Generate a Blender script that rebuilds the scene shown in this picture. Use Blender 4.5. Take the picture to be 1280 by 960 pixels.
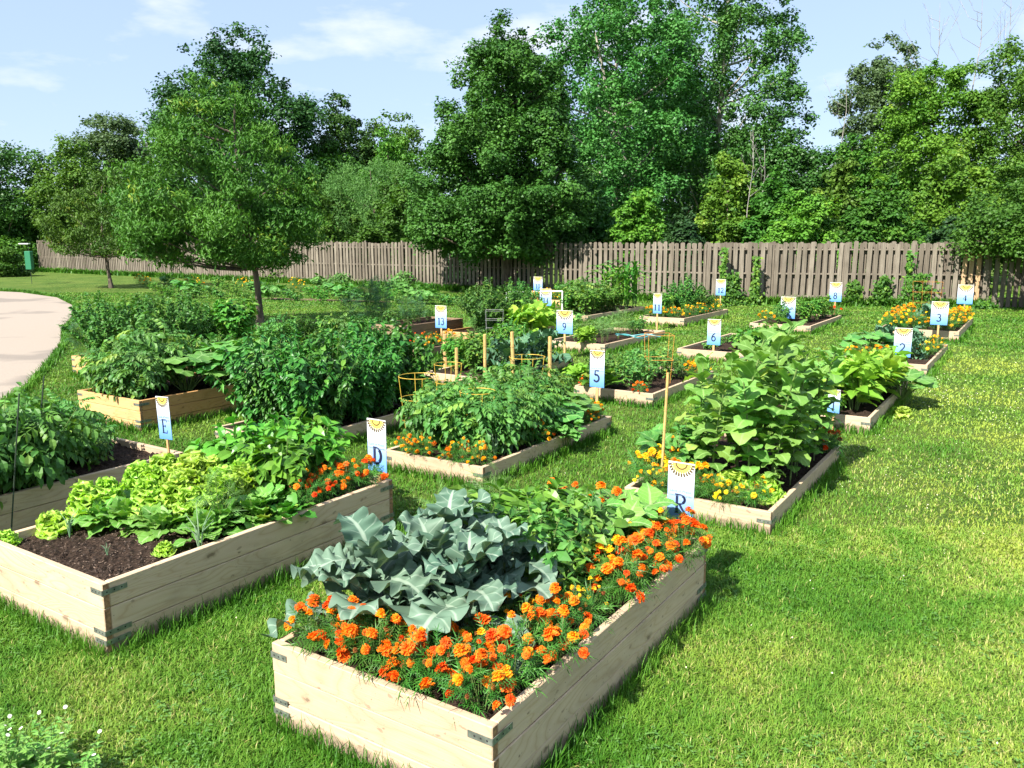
import bpy, bmesh, math, random
import numpy as np
from math import radians as rad, sin, cos, pi
for _o in list(bpy.data.objects): bpy.data.objects.remove(_o)
SC = bpy.context.scene
COL = SC.collection
# ---------------------------------------------------------------- camera
FPX, HOR, CAMH = 1020.0, 302.0, 2.1
PITCH = math.atan((480 - HOR) / FPX)
cd = bpy.data.cameras.new('camera'); cam = bpy.data.objects.new('camera', cd); COL.objects.link(cam)
cam.location = (0, 0, CAMH); cam.rotation_euler = (pi/2 - PITCH, 0, 0)
cd.sensor_width = 36.0; cd.lens = FPX/1280*36.0; cd.clip_start = 0.05; cd.clip_end = 2000
SC.camera = cam
# ---------------------------------------------------------------- light
SUN_AZ, SUN_EL = 232.0, 44.0          # direction TO the sun, degrees from +X counter-clockwise
sd = bpy.data.lights.new('sun', 'SUN'); sd.energy = 5.0; sd.angle = rad(0.55); sd.color = (1.0, 0.955, 0.88)
so = bpy.data.objects.new('sun', sd); COL.objects.link(so)
so.rotation_euler = (rad(90-SUN_EL), 0, rad(SUN_AZ+90)); so.location = (-30, -30, 40)
W = bpy.data.worlds.new('World'); SC.world = W; W.use_nodes = True
nt = W.node_tree; nt.nodes.clear()
def N(nt, t, **k):
    n = nt.nodes.new(t)
    for a, b in k.items(): setattr(n, a, b)
    return n
wo = N(nt, 'ShaderNodeOutputWorld'); bg = N(nt, 'ShaderNodeBackground'); bg.inputs[1].default_value = 0.12
sky = N(nt, 'ShaderNodeTexSky', sky_type='NISHITA'); sky.sun_disc = False
sky.sun_elevation = rad(SUN_EL); sky.sun_rotation = rad(90-SUN_AZ)
sky.air_density = 1.0; sky.dust_density = 0.6; sky.ozone_density = 1.6
tc = N(nt, 'ShaderNodeTexCoord'); mp = N(nt, 'ShaderNodeMapping'); mp.inputs['Scale'].default_value = (2.9, 2.9, 8.5)
mp.inputs['Location'].default_value = (0.35, 0.2, 0.1)
ns = N(nt, 'ShaderNodeTexNoise'); ns.inputs['Scale'].default_value = 1.7; ns.inputs['Detail'].default_value = 6; ns.inputs['Roughness'].default_value = 0.55
cr = N(nt, 'ShaderNodeValToRGB'); cr.color_ramp.elements[0].position = 0.50; cr.color_ramp.elements[1].position = 0.70
cr.color_ramp.elements[0].color = (0.0, 0.0, 0.0, 1); cr.color_ramp.elements[1].color = (0.85, 0.85, 0.85, 1)
mx = N(nt, 'ShaderNodeMixRGB'); mx.inputs[2].default_value = (3.9, 4.0, 4.25, 1)
L = nt.links.new
L(tc.outputs['Generated'], mp.inputs[0]); L(mp.outputs[0], ns.inputs[0]); L(ns.outputs[0], cr.inputs[0]); L(cr.outputs[0], mx.inputs[0])
hz = N(nt, 'ShaderNodeMixRGB'); hz.inputs[0].default_value = 0.78; hz.inputs[2].default_value = (1.85, 2.35, 3.3, 1)   # thin summer haze evens the sky out
L(sky.outputs[0], hz.inputs[1]); L(hz.outputs[0], mx.inputs[1]); L(mx.outputs[0], bg.inputs[0]); L(bg.outputs[0], wo.inputs[0])
vs = SC.view_settings; vs.view_transform = 'Standard'; vs.look = 'None'; vs.gamma = 1; vs.use_curve_mapping = False; vs.exposure = 1.34
SC.display_settings.display_device = 'sRGB'
SC.render.engine = 'CYCLES'
SC.cycles.max_bounces = 7; SC.cycles.diffuse_bounces = 3; SC.cycles.glossy_bounces = 2; SC.cycles.transmission_bounces = 4; SC.cycles.transparent_max_bounces = 6
SC.cycles.use_denoising = True; SC.cycles.sample_clamp_indirect = 6; SC.cycles.use_adaptive_sampling = True; SC.cycles.adaptive_threshold = 0.02
rng = np.random.default_rng(7); random.seed(7)
# ---------------------------------------------------------------- coordinates
YAW = 57.0
UX, UY = cos(rad(YAW)), sin(rad(YAW))
def uv(u, v): return (UX*u - UY*v, UY*u + UX*v)              # bed grid -> world
def px(x, y, z=0.0):                                           # where a sight line meets height z
    cp, sp = cos(PITCH), sin(PITCH)
    dx, dy = (x-640)/FPX, -(y-480)/FPX
    d = (dx, cp + dy*sp, -sp + dy*cp)
    t = (z-CAMH)/d[2]; return (d[0]*t, d[1]*t)
def py(x, y, Y):                                              # point at depth Y
    cp, sp = cos(PITCH), sin(PITCH)
    dx, dy = (x-640)/FPX, -(y-480)/FPX
    t = Y/(cp + dy*sp); return (dx*t, Y, CAMH + (-sp + dy*cp)*t)
# ---------------------------------------------------------------- materials
def new_mat(name):
    m = bpy.data.materials.new(name); m.use_nodes = True; t = m.node_tree; t.nodes.clear()
    out = N(t, 'ShaderNodeOutputMaterial'); return m, t, out
def mixc(t, fac, a, b, mode='MIX'):
    n = N(t, 'ShaderNodeMixRGB', blend_type=mode)
    for i, s in ((0, fac), (1, a), (2, b)):
        if hasattr(s, 'links'): t.links.new(s, n.inputs[i])
        elif i == 0: n.inputs[0].default_value = s
        else: n.inputs[i].default_value = (*s, 1)
    return n.outputs[0]
def ramp(t, src, stops):
    n = N(t, 'ShaderNodeValToRGB'); e = n.color_ramp.elements
    while len(e) < len(stops): e.new(0.5)
    for k, (p, c) in enumerate(stops):
        e[k].position = p; e[k].color = (*c, 1) if hasattr(c, '__len__') else (c, c, c, 1)
    t.links.new(src, n.inputs[0]); return n.outputs[0]
def noise(t, vec, scale, detail=3, rough=0.55, dist=0.0):
    n = N(t, 'ShaderNodeTexNoise'); n.inputs['Scale'].default_value = scale; n.inputs['Detail'].default_value = detail
    n.inputs['Roughness'].default_value = rough; n.inputs['Distortion'].default_value = dist
    if vec is not None: t.links.new(vec, n.inputs['Vector'])
    return n.outputs[0]
def math_(t, op, a, b=None):
    n = N(t, 'ShaderNodeMath', operation=op)
    for i, s in ((0, a), (1, b)):
        if s is None: continue
        if hasattr(s, 'links'): t.links.new(s, n.inputs[i])
        else: n.inputs[i].default_value = s
    return n.outputs[0]
def tintattr(t):
    a = N(t, 'ShaderNodeAttribute'); a.attribute_name = 'tint'
    s = N(t, 'ShaderNodeSeparateColor'); t.links.new(a.outputs['Color'], s.inputs[0])
    return s.outputs
def leafmat(name, c0, c1, c2=None, trans=0.35, rough=0.5, vein=None, edge=None, spec=0.35, veins=7):
    """c0/c1: two colours leaves range over, c2: the rare third (young or yellowed) one"""
    m, t, out = new_mat(name)
    tt = tintattr(t); oi = N(t, 'ShaderNodeObjectInfo')
    base = mixc(t, tt[0], c0, c1)
    if c2: base = mixc(t, ramp(t, tt[0], [(0.86, 0), (1.0, 1)]), base, c2)
    hs = N(t, 'ShaderNodeHueSaturation'); t.links.new(base, hs.inputs['Color'])
    t.links.new(math_(t, 'ADD', 0.985, math_(t, 'MULTIPLY', oi.outputs['Random'], 0.03)), hs.inputs['Hue'])
    hs.inputs['Hue'].default_value = 0.5
    t.links.new(math_(t, 'ADD', 0.485, math_(t, 'MULTIPLY', oi.outputs['Random'], 0.03)), hs.inputs['Hue'])
    t.links.new(math_(t, 'ADD', 0.85, math_(t, 'MULTIPLY', oi.outputs['Random'], 0.3)), hs.inputs['Value'])
    base = hs.outputs[0]
    if vein:
        ab = math_(t, 'ADD', math_(t, 'MULTIPLY', tt[1], 0.9), math_(t, 'MULTIPLY', tt[2], -veins))
        sv = math_(t, 'PINGPONG', ab, 0.5)
        f1 = ramp(t, tt[1], [(0.0, 1), (0.07, 0.9), (0.13, 0)])
        f2 = ramp(t, sv, [(0.0, 0.75), (0.07, 0)])
        base = mixc(t, math_(t, 'MAXIMUM', f1, f2), base, vein)
    if edge: base = mixc(t, ramp(t, tt[1], [(0.7, 0), (1, 1)]), base, edge)
    p = N(t, 'ShaderNodeBsdfPrincipled'); p.inputs['Roughness'].default_value = rough
    p.inputs['Specular IOR Level'].default_value = spec
    t.links.new(base, p.inputs['Base Color'])
    tr = N(t, 'ShaderNodeBsdfTranslucent')
    t.links.new(mixc(t, 1.0, base, (1.15, 1.25, 0.45), 'MULTIPLY'), tr.inputs[0])
    ms = N(t, 'ShaderNodeMixShader'); ms.inputs[0].default_value = trans
    t.links.new(p.outputs[0], ms.inputs[1]); t.links.new(tr.outputs[0], ms.inputs[2]); t.links.new(ms.outputs[0], out.inputs[0])
    return m
def plain(name, c, rough=0.6, metal=0.0, var=0.12, scale=30, bump=0.0, spec=0.4, stretch=None):
    m, t, out = new_mat(name); p = N(t, 'ShaderNodeBsdfPrincipled'); tc = N(t, 'ShaderNodeTexCoord')
    v = tc.outputs['Object']
    if stretch:
        mp = N(t, 'ShaderNodeMapping'); mp.inputs['Scale'].default_value = stretch; t.links.new(v, mp.inputs[0]); v = mp.outputs[0]
    n = noise(t, v, scale, 4)
    d = tuple(x*(1-var*2) for x in c); e = tuple(min(1, x*(1+var)) for x in c)
    t.links.new(ramp(t, n, [(0.3, d), (0.7, e)]), p.inputs['Base Color'])
    p.inputs['Roughness'].default_value = rough; p.inputs['Metallic'].default_value = metal; p.inputs['Specular IOR Level'].default_value = spec
    if bump:
        b = N(t, 'ShaderNodeBump'); b.inputs['Strength'].default_value = bump; b.inputs['Distance'].default_value = 0.01
        t.links.new(n, b.inputs['Height']); t.links.new(b.outputs[0], p.inputs['Normal'])
    t.links.new(p.outputs[0], out.inputs[0]); return m
def woodmat(name, ca, cb, cdark, axis, stain=0.35, rough=0.75, knots=True, green=0.0):
    """planed board: long grain lines along 'axis' with arches, knots and water stains"""
    m, t, out = new_mat(name); p = N(t, 'ShaderNodeBsdfPrincipled'); tc = N(t, 'ShaderNodeTexCoord'); oi = N(t, 'ShaderNodeObjectInfo')
    tt = tintattr(t)
    off = N(t, 'ShaderNodeCombineXYZ')
    for i in range(3): t.links.new(math_(t, 'ADD', math_(t, 'MULTIPLY', tt[0], (7.3, 11.1, 5.7)[i]), math_(t, 'MULTIPLY', oi.outputs['Random'], 13.0)), off.inputs[i])
    va = N(t, 'ShaderNodeVectorMath', operation='ADD'); t.links.new(tc.outputs['Object'], va.inputs[0]); t.links.new(off.outputs[0], va.inputs[1])
    def mapped(sx):
        mp = N(t, 'ShaderNodeMapping'); s = [1, 1, 1]; s[axis] = sx; mp.inputs['Scale'].default_value = s
        t.links.new(va.outputs[0], mp.inputs[0]); return mp.outputs[0]
    big = noise(t, mapped(0.16), 5.5, 2, 0.5, 0.6)
    rings = math_(t, 'PINGPONG', math_(t, 'MULTIPLY', big, 17.0), 0.5)
    fine = noise(t, mapped(0.02), 160, 3)
    base = mixc(t, ramp(t, rings, [(0.0, 0.95), (0.12, 0.35), (0.5, 0.0)]), ca, cb)
    base = mixc(t, math_(t, 'MULTIPLY', fine, 0.35), base, cb)
    board = mixc(t, math_(t, 'MULTIPLY', tt[0], 0.5), base, cb, 'MIX')
    st = noise(t, mapped(0.5), 3.2, 5, 0.65)
    board = mixc(t, math_(t, 'MULTIPLY', ramp(t, st, [(0.5, 0), (0.72, 1)]), stain), board, cdark)
    if knots:
        q = N(t, 'ShaderNodeSeparateXYZ'); t.links.new(va.outputs[0], q.inputs[0]); q2 = N(t, 'ShaderNodeCombineXYZ')
        wob = math_(t, 'MULTIPLY', noise(t, tc.outputs['Object'], 30, 2), 0.03)
        t.links.new(math_(t, 'ADD', math_(t, 'MULTIPLY', q.outputs[axis], 0.5), wob), q2.inputs[0]); t.links.new(math_(t, 'ADD', q.outputs[2], wob), q2.inputs[1])
        vo = N(t, 'ShaderNodeTexVoronoi', voronoi_dimensions='2D'); vo.inputs['Scale'].default_value = 4.4; t.links.new(q2.outputs[0], vo.inputs['Vector'])
        vc = N(t, 'ShaderNodeSeparateColor'); t.links.new(vo.outputs['Color'], vc.inputs[0])
        kd = math_(t, 'DIVIDE', vo.outputs['Distance'], math_(t, 'ADD', 0.02, math_(t, 'MULTIPLY', vc.outputs[0], 0.95)))
        board = mixc(t, ramp(t, kd, [(0.0, 0.9), (0.05, 0.85), (0.075, 0.35), (0.14, 0.0)]), board, tuple(x*0.42 for x in cb))
        sc_ = N(t, 'ShaderNodeTexVoronoi', voronoi_dimensions='2D'); sc_.inputs['Scale'].default_value = 13; t.links.new(q2.outputs[0], sc_.inputs['Vector'])
        v2 = N(t, 'ShaderNodeSeparateColor'); t.links.new(sc_.outputs['Color'], v2.inputs[0])
        board = mixc(t, math_(t, 'MULTIPLY', ramp(t, sc_.outputs['Distance'], [(0.0, 0.6), (0.07, 0.45), (0.10, 0.0)]), ramp(t, v2.outputs[1], [(0.70, 0), (0.72, 1)])), board, (0.16, 0.11, 0.07))
    sx = N(t, 'ShaderNodeSeparateXYZ'); t.links.new(tc.outputs['Object'], sx.inputs[0]); mud = noise(t, tc.outputs['Object'], 14, 5, 0.7)
    lo = ramp(t, math_(t, 'ADD', sx.outputs[2], math_(t, 'MULTIPLY', mud, -0.13)), [(0.0, 0.75), (0.03, 0.0)])
    board = mixc(t, lo, board, (0.15, 0.115, 0.075)); spk = noise(t, tc.outputs['Object'], 55, 2, 0.5)
    board = mixc(t, math_(t, 'MULTIPLY', ramp(t, spk, [(0.66, 0), (0.74, 0.7)]), ramp(t, st, [(0.4, 0), (0.6, 1)])), board, (0.12, 0.09, 0.06))
    p.inputs['Roughness'].default_value = rough; p.inputs['Specular IOR Level'].default_value = 0.25
    t.links.new(board, p.inputs['Base Color'])
    b = N(t, 'ShaderNodeBump'); b.inputs['Strength'].default_value = 0.25; b.inputs['Distance'].default_value = 0.004
    t.links.new(math_(t, 'ADD', fine, rings), b.inputs['Height']); t.links.new(b.outputs[0], p.inputs['Normal'])
    t.links.new(p.outputs[0], out.inputs[0]); return m
# ---------------------------------------------------------------- mesh helpers
class MB:
    def __init__(s): s.v, s.t, s.f, s.n = [], [], [], 0
    def add(s, V, F, T=None, mi=0):
        V = np.asarray(V, float).reshape(-1, 3)
        if T is None: T = np.zeros((len(V), 3))
        else:
            T = np.asarray(T, float)
            if T.ndim == 1: T = np.tile(T, (len(V), 1))
        s.v.append(V); s.t.append(T); F = np.asarray(F, int); s.f.append((F + s.n, mi)); s.n += len(V)
    def inst(s, tpl, M, P, R, mi=0):
        V, F, T = tpl; k = len(P)
        if k == 0: return
        O = np.einsum('kij,nj->kni', M, V) + P[:, None, :]
        TT = np.tile(T[None], (k, 1, 1)).astype(float); TT[:, :, 0] = np.asarray(R)[:, None]
        FF = (F[None] + (np.arange(k)*len(V))[:, None, None]).reshape(-1, F.shape[1])
        s.add(O.reshape(-1, 3), FF, TT.reshape(-1, 3), mi)
    def tube(s, pts, rad_, sides=6, tint=(0.3, 1, 0.5), mi=0, cap=True):
        pts = np.asarray(pts, float); n = len(pts)
        r = np.broadcast_to(np.asarray(rad_, float), (n,)) if np.ndim(rad_) else np.full(n, rad_)
        d = np.gradient(pts, axis=0); d /= np.linalg.norm(d, axis=1)[:, None] + 1e-9
        a = np.array([0, 0, 1.0]) if abs(d[0][2]) < 0.9 else np.array([1.0, 0, 0])
        V = []
        for i in range(n):
            x = np.cross(a, d[i]); x /= np.linalg.norm(x) + 1e-9; y = np.cross(d[i], x); a = np.cross(x, d[i]) * -1 if False else a
            ang = np.arange(sides)*2*pi/sides
            V.append(pts[i] + r[i]*(np.cos(ang)[:, None]*x + np.sin(ang)[:, None]*y))
        F = []
        for i in range(n-1):
            for j in range(sides):
                F.append((i*sides+j, i*sides+(j+1) % sides, (i+1)*sides+(j+1) % sides, (i+1)*sides+j))
        V = np.concatenate(V); s.add(V, F, tint, mi)
        if cap:
            c = pts[-1] + d[-1]*r[-1]*0.3; V2 = np.vstack([V[-sides:], c]); s.add(V2, [(j, (j+1) % sides, sides) for j in range(sides)], tint, mi)
    def box(s, a, b, tint=(0.5, 0, 0), mi=0, ch=0.0):
        a, b = np.minimum(a, b), np.maximum(a, b)
        if ch <= 0:
            V = [(x, y, z) for x in (a[0], b[0]) for y in (a[1], b[1]) for z in (a[2], b[2])]
            s.add(V, [(0, 1, 3, 2), (4, 6, 7, 5), (0, 4, 5, 1), (2, 3, 7, 6), (0, 2, 6, 4), (1, 5, 7, 3)], tint, mi); return
        V = []; idx = {}
        for ix in (0, 1):
            for iy in (0, 1):
                for iz in (0, 1):
                    c = [(a, b)[ix][0], (a, b)[iy][1], (a, b)[iz][2]]; sg = [1-2*ix, 1-2*iy, 1-2*iz]
                    for k in range(3):       # vertex on the face whose normal is axis k
                        p = list(c)
                        for q in range(3):
                            if q != k: p[q] += sg[q]*ch
                        idx[ix, iy, iz, k] = len(V); V.append(p)
        F4, F3 = [], []
        for k in range(3):
            for sd_ in (0, 1):
                o = [q for q in range(3) if q != k]; ring = []
                for (p_, q_) in ((0, 0), (1, 0), (1, 1), (0, 1)):
                    c = [0, 0, 0]; c[k] = sd_; c[o[0]] = p_; c[o[1]] = q_; ring.append(idx[(*c, k)])
                F4.append(ring if (sd_ == 1) == (k != 1) else ring[::-1])
        for k in range(3):                   # edges along axis k
            o = [q for q in range(3) if q != k]
            for p_ in (0, 1):
                for q_ in (0, 1):
                    c0 = [0, 0, 0]; c0[o[0]] = p_; c0[o[1]] = q_; c1 = list(c0); c1[k] = 1
                    F4.append([idx[(*c0, o[0])], idx[(*c1, o[0])], idx[(*c1, o[1])], idx[(*c0, o[1])]])
        for c in idx:
            if c[3] == 0: F3.append([idx[c], idx[(*c[:3], 1)], idx[(*c[:3], 2)]])
        s.add(V, F4, tint, mi); s.f.append((np.array(F3) + s.n - len(V), mi))
    def build(s, name, mats, parent=None, smooth=False, loc=None, link=True):
        if not isinstance(mats, (list, tuple)): mats = [mats]
        me = bpy.data.meshes.new(name); V = np.concatenate(s.v).astype(np.float32)
        me.vertices.add(len(V)); me.vertices.foreach_set('co', V.ravel())
        nl = sum(f.size for f, _ in s.f); npol = sum(len(f) for f, _ in s.f)
        me.loops.add(nl); me.polygons.add(npol)
        me.loops.foreach_set('vertex_index', np.concatenate([f.ravel() for f, _ in s.f]).astype(np.int32))
        tot = np.concatenate([np.full(len(f), f.shape[1]) for f, _ in s.f]); st = np.concatenate([[0], np.cumsum(tot)[:-1]])
        me.polygons.foreach_set('loop_start', st.astype(np.int32))
        me.polygons.foreach_set('material_index', np.concatenate([np.full(len(f), mi) for f, mi in s.f]).astype(np.int32))
        me.polygons.foreach_set('use_smooth', np.full(npol, bool(smooth)))
        for m in mats: me.materials.append(m)
        me.update(calc_edges=True)
        T = np.ones((len(V), 4), np.float32); T[:, :3] = np.concatenate(s.t)
        ca = me.color_attributes.new('tint', 'FLOAT_COLOR', 'POINT'); ca.data.foreach_set('color', T.ravel())
        if not link: return me
        o = bpy.data.objects.new(name, me); COL.objects.link(o)
        if parent: o.parent = parent
        if loc is not None: o.location = loc
        return o
def obj(name, me, parent=None, loc=(0, 0, 0), rz=0.0, sc=1.0, rot=None):
    o = bpy.data.objects.new(name, me); COL.objects.link(o)
    if parent: o.parent = parent
    o.location = loc; o.rotation_euler = rot if rot else (0, 0, rz); o.scale = (sc, sc, sc) if not hasattr(sc, '__len__') else sc
    return o
def tag(o, label=None, cat=None, group=None, kind=None):
    if label: o['label'] = label
    if cat: o['category'] = cat
    if group: o['group'] = group
    if kind: o['kind'] = kind
    return o
def thing(name, label, cat, loc=(0, 0, 0), rz=0.0, group=None):
    o = bpy.data.objects.new(name, None); COL.objects.link(o); o.empty_display_size = 0.1
    o.location = loc; o.rotation_euler = (0, 0, rz); return tag(o, label, cat, group)
def copy_thing(src, label, loc, rz, sc, group=None):
    """a copy of a thing with copies of its parts and sub-parts (mesh data shared)"""
    r = src.copy(); COL.objects.link(r); r.location = loc; r.rotation_euler = (0, 0, rz)
    r.scale = (sc, sc, sc) if not hasattr(sc, '__len__') else sc
    r['label'] = label
    if group: r['group'] = group
    for ch in src.children:
        c = ch.copy(); COL.objects.link(c); c.parent = r
        for g in ch.children:
            d = g.copy(); COL.objects.link(d); d.parent = c
    return r
def frames(D, Nrm, S):
    """leaf frames: y along D, z near Nrm, scaled by S"""
    D = D/(np.linalg.norm(D, axis=1)[:, None]+1e-9)
    Z = Nrm - (Nrm*D).sum(1)[:, None]*D; Z /= np.linalg.norm(Z, axis=1)[:, None]+1e-9
    X = np.cross(D, Z); S = np.asarray(S)
    if S.ndim == 1: S = np.stack([S, S, S], 1)
    return np.stack([X*S[:, :1], D*S[:, 1:2], Z*S[:, 2:]], 2)
def leaf(nu, nv, w, wid=0.5, fold=0.2, droop=0.8, ruf=0.0, rf=3.0, lobe=0.0, lf=5, seed=0, a0=0.0, pet=0.0):
    """leaf template of length 1: w(t) half width profile; pet: bare stalk before the blade"""
    r = np.random.default_rng(seed); V, T = [], []; y, z = 0.0, 0.0; ph = r.random(4)*6.28
    yy, zz = [0], [0]
    for i in range(1, nu+1):
        a = a0 - droop*((i-0.5)/nu); yy.append(yy[-1]+cos(a)/nu); zz.append(zz[-1]+sin(a)/nu)
    for i in range(nu+1):
        t = i/nu; tb = max(0, (t-pet)/(1-pet)) if t >= pet else 0
        ww = max(w(tb)*wid, 0.012)
        for j in range(nv+1):
            s_ = -1+2*j/nv; side = 1 if s_ > 0 else -1
            lw = 1 + lobe*abs(s_)**2*(math.sin(lf*6.28*tb+ph[0 if side > 0 else 1])*0.8+0.2*math.sin(lf*(15 if nu < 20 else 11)*tb+ph[2]))
            x = s_*ww*lw
            zr = fold*abs(x) + ruf*abs(s_)**1.5*math.sin(rf*6.28*tb + ph[3] + (1.7 if side > 0 else 0))
            a = a0 - droop*t
            V.append((x, yy[i]-zr*math.sin(a), zz[i]+zr*cos(a))); T.append((0, abs(s_), t))
    F = [(i*(nv+1)+j, i*(nv+1)+j+1, (i+1)*(nv+1)+j+1, (i+1)*(nv+1)+j) for i in range(nu) for j in range(nv)]
    return np.array(V), np.array(F), np.array(T)
def merge(parts):
    V, F, T, n = [], [], [], 0
    for v, f, t in parts: V.append(v); F.append(f+n); T.append(t); n += len(v)
    return np.concatenate(V), np.concatenate(F), np.concatenate(T)
def xf(tpl, M, p): return (tpl[0] @ np.asarray(M).T + np.asarray(p), tpl[1], tpl[2])
def rotz(a): return np.array([[cos(a), -sin(a), 0], [sin(a), cos(a), 0], [0, 0, 1]])
def rotx(a): return np.array([[1, 0, 0], [0, cos(a), -sin(a)], [0, sin(a), cos(a)]])
ell = lambda t: math.sin(pi*min(1, max(0, t))**0.8)
lance = lambda t: math.sin(pi*t**0.65)*0.9 if 0 < t < 1 else 0.0
heart = lambda t: (math.sin(pi*min(1, (t*0.93+0.07))**0.55))**0.8 if t < 1 else 0
obov = lambda t: math.sin(pi*min(1, t)**1.6)**0.7 if 0 < t < 1 else 0.0
OVATE = leaf(4, 2, ell, 0.28, 0.35, 0.7)
LANCE = leaf(3, 2, lance, 0.16, 0.4, 0.8)
SMALL = leaf(2, 2, ell, 0.30, 0.3, 0.6)
def compound(pairs, lt, size, spread, stalk=0.3, droop=0.5):
    ps = []; stem = leaf(5, 1, lambda t: 1, 0.012, 0, droop); ps.append(stem)
    for k in range(pairs):
        t = stalk + (1-stalk)*k/pairs; y = t; z = -droop*0.5*t*t
        for sgn in (-1, 1):
            ps.append(xf(lt, rotz(sgn*spread) @ rotx(-0.15-0.3*t) * size*(1-0.25*abs(t-0.6)), (0, y, z)))
    ps.append(xf(lt, rotx(-0.5)*size*1.15, (0, 0.95, -droop*0.45))); return merge(ps)
TOMATO = compound(3, leaf(3, 2, ell, 0.30, 0.3, 0.9, lobe=0.3, lf=2, seed=3), 0.42, 1.15, 0.25, 0.7)
FERN = compound(5, leaf(2, 1, lambda t: 1-t*0.8, 0.07, 0, 0.4), 0.34, 0.85, 0.12, 0.5)
FEATH = compound(6, leaf(1, 1, lambda t: 1-t*0.8, 0.03, 0, 0.2), 0.4, 0.7, 0.1, 0.4)
# ---------------------------------------------------------------- leaf and plant materials
G_STEM = plain('stem_green', (0.13, 0.20, 0.05), 0.6, var=0.2)
BARK = plain('bark', (0.13, 0.10, 0.075), 0.9, var=0.35, scale=9, bump=0.6, stretch=(1, 1, 0.25))
BARK_PALE = plain('pale_bark', (0.36, 0.33, 0.27), 0.9, var=0.3, scale=5, bump=0.5, stretch=(1, 1, 0.4))
DEADWOOD = plain('grey_twig', (0.30, 0.28, 0.25), 0.9, var=0.25, scale=4)
M_FERN = leafmat('marigold_leaf', (0.03, 0.12, 0.014), (0.075, 0.22, 0.025), trans=0.25)
M_BROC = leafmat('broccoli_leaf', (0.062, 0.128, 0.080), (0.125, 0.195, 0.130), trans=0.12, rough=0.55, vein=(0.26, 0.34, 0.25), spec=0.3)
M_LETT = leafmat('lettuce_leaf', (0.26, 0.47, 0.04), (0.45, 0.62, 0.10), trans=0.4, rough=0.42, vein=(0.5, 0.62, 0.22))
M_RADI = leafmat('radish_leaf', (0.10, 0.27, 0.04), (0.20, 0.40, 0.07), trans=0.3, rough=0.45, vein=(0.32, 0.45, 0.18))
M_CORN = leafmat('bright_leaf', (0.045, 0.17, 0.02), (0.13, 0.30, 0.035), (0.26, 0.38, 0.05), trans=0.3)
M_TOM = leafmat('tomato_leaf', (0.035, 0.13, 0.02), (0.09, 0.24, 0.035), (0.15, 0.27, 0.04), trans=0.28, rough=0.5)
M_TOMB = leafmat('light_tomato_leaf', (0.05, 0.16, 0.03), (0.12, 0.27, 0.045), (0.20, 0.33, 0.05), trans=0.28, rough=0.5)
M_PEP = leafmat('pepper_leaf', (0.024, 0.105, 0.015), (0.07, 0.215, 0.03), (0.12, 0.27, 0.035), trans=0.2, rough=0.42, spec=0.32)
M_SUNF = leafmat('sunflower_leaf', (0.10, 0.25, 0.045), (0.20, 0.38, 0.07), (0.30, 0.40, 0.07), trans=0.32, rough=0.6, vein=(0.25, 0.42, 0.12), veins=4)
M_BRT = leafmat('glossy_bright_leaf', (0.06, 0.21, 0.02), (0.14, 0.33, 0.035), trans=0.28, rough=0.38)
M_SQU = leafmat('squash_leaf', (0.06, 0.20, 0.035), (0.12, 0.29, 0.05), trans=0.28, rough=0.55, vein=(0.22, 0.38, 0.12))
M_KALE = leafmat('kale_leaf', (0.05, 0.14, 0.07), (0.10, 0.22, 0.11), trans=0.15, rough=0.55, vein=(0.3, 0.4, 0.25))
M_YEL = leafmat('yellow_green_leaf', (0.15, 0.33, 0.03), (0.28, 0.46, 0.05), (0.4, 0.48, 0.06), trans=0.35)
M_DILL = leafmat('dill_leaf', (0.08, 0.20, 0.05), (0.16, 0.30, 0.07), trans=0.2)
M_ASP = leafmat('asparagus_leaf', (0.03, 0.11, 0.04), (0.07, 0.18, 0.06), trans=0.2)
M_ONI = leafmat('onion_leaf', (0.12, 0.26, 0.12), (0.25, 0.38, 0.22), trans=0.1)
M_PET = {}
for _n, _a, _b, _e in (('orange', (0.80, 0.15, 0.004), (0.92, 0.24, 0.006), (0.98, 0.32, 0.015)), ('red', (0.62, 0.025, 0.004), (0.82, 0.06, 0.005), (0.9, 0.14, 0.01)),
                       ('deep', (0.78, 0.085, 0.004), (0.9, 0.15, 0.006), (1.0, 0.26, 0.02)), ('yellow', (0.85, 0.52, 0.01), (0.95, 0.66, 0.02), (1.0, 0.75, 0.06)), ('gold', (0.9, 0.36, 0.005), (0.95, 0.46, 0.01), (1.0, 0.56, 0.03)), ('spent', (0.16, 0.055, 0.012), (0.26, 0.10, 0.02), (0.3, 0.14, 0.03)),
                       ('cream', (0.75, 0.70, 0.5), (0.85, 0.8, 0.65), (0.9, 0.88, 0.75))):
    M_PET[_n] = leafmat(_n+'_petal', _a, _b, trans=0.2, rough=0.6, edge=_e, spec=0.2)
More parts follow.
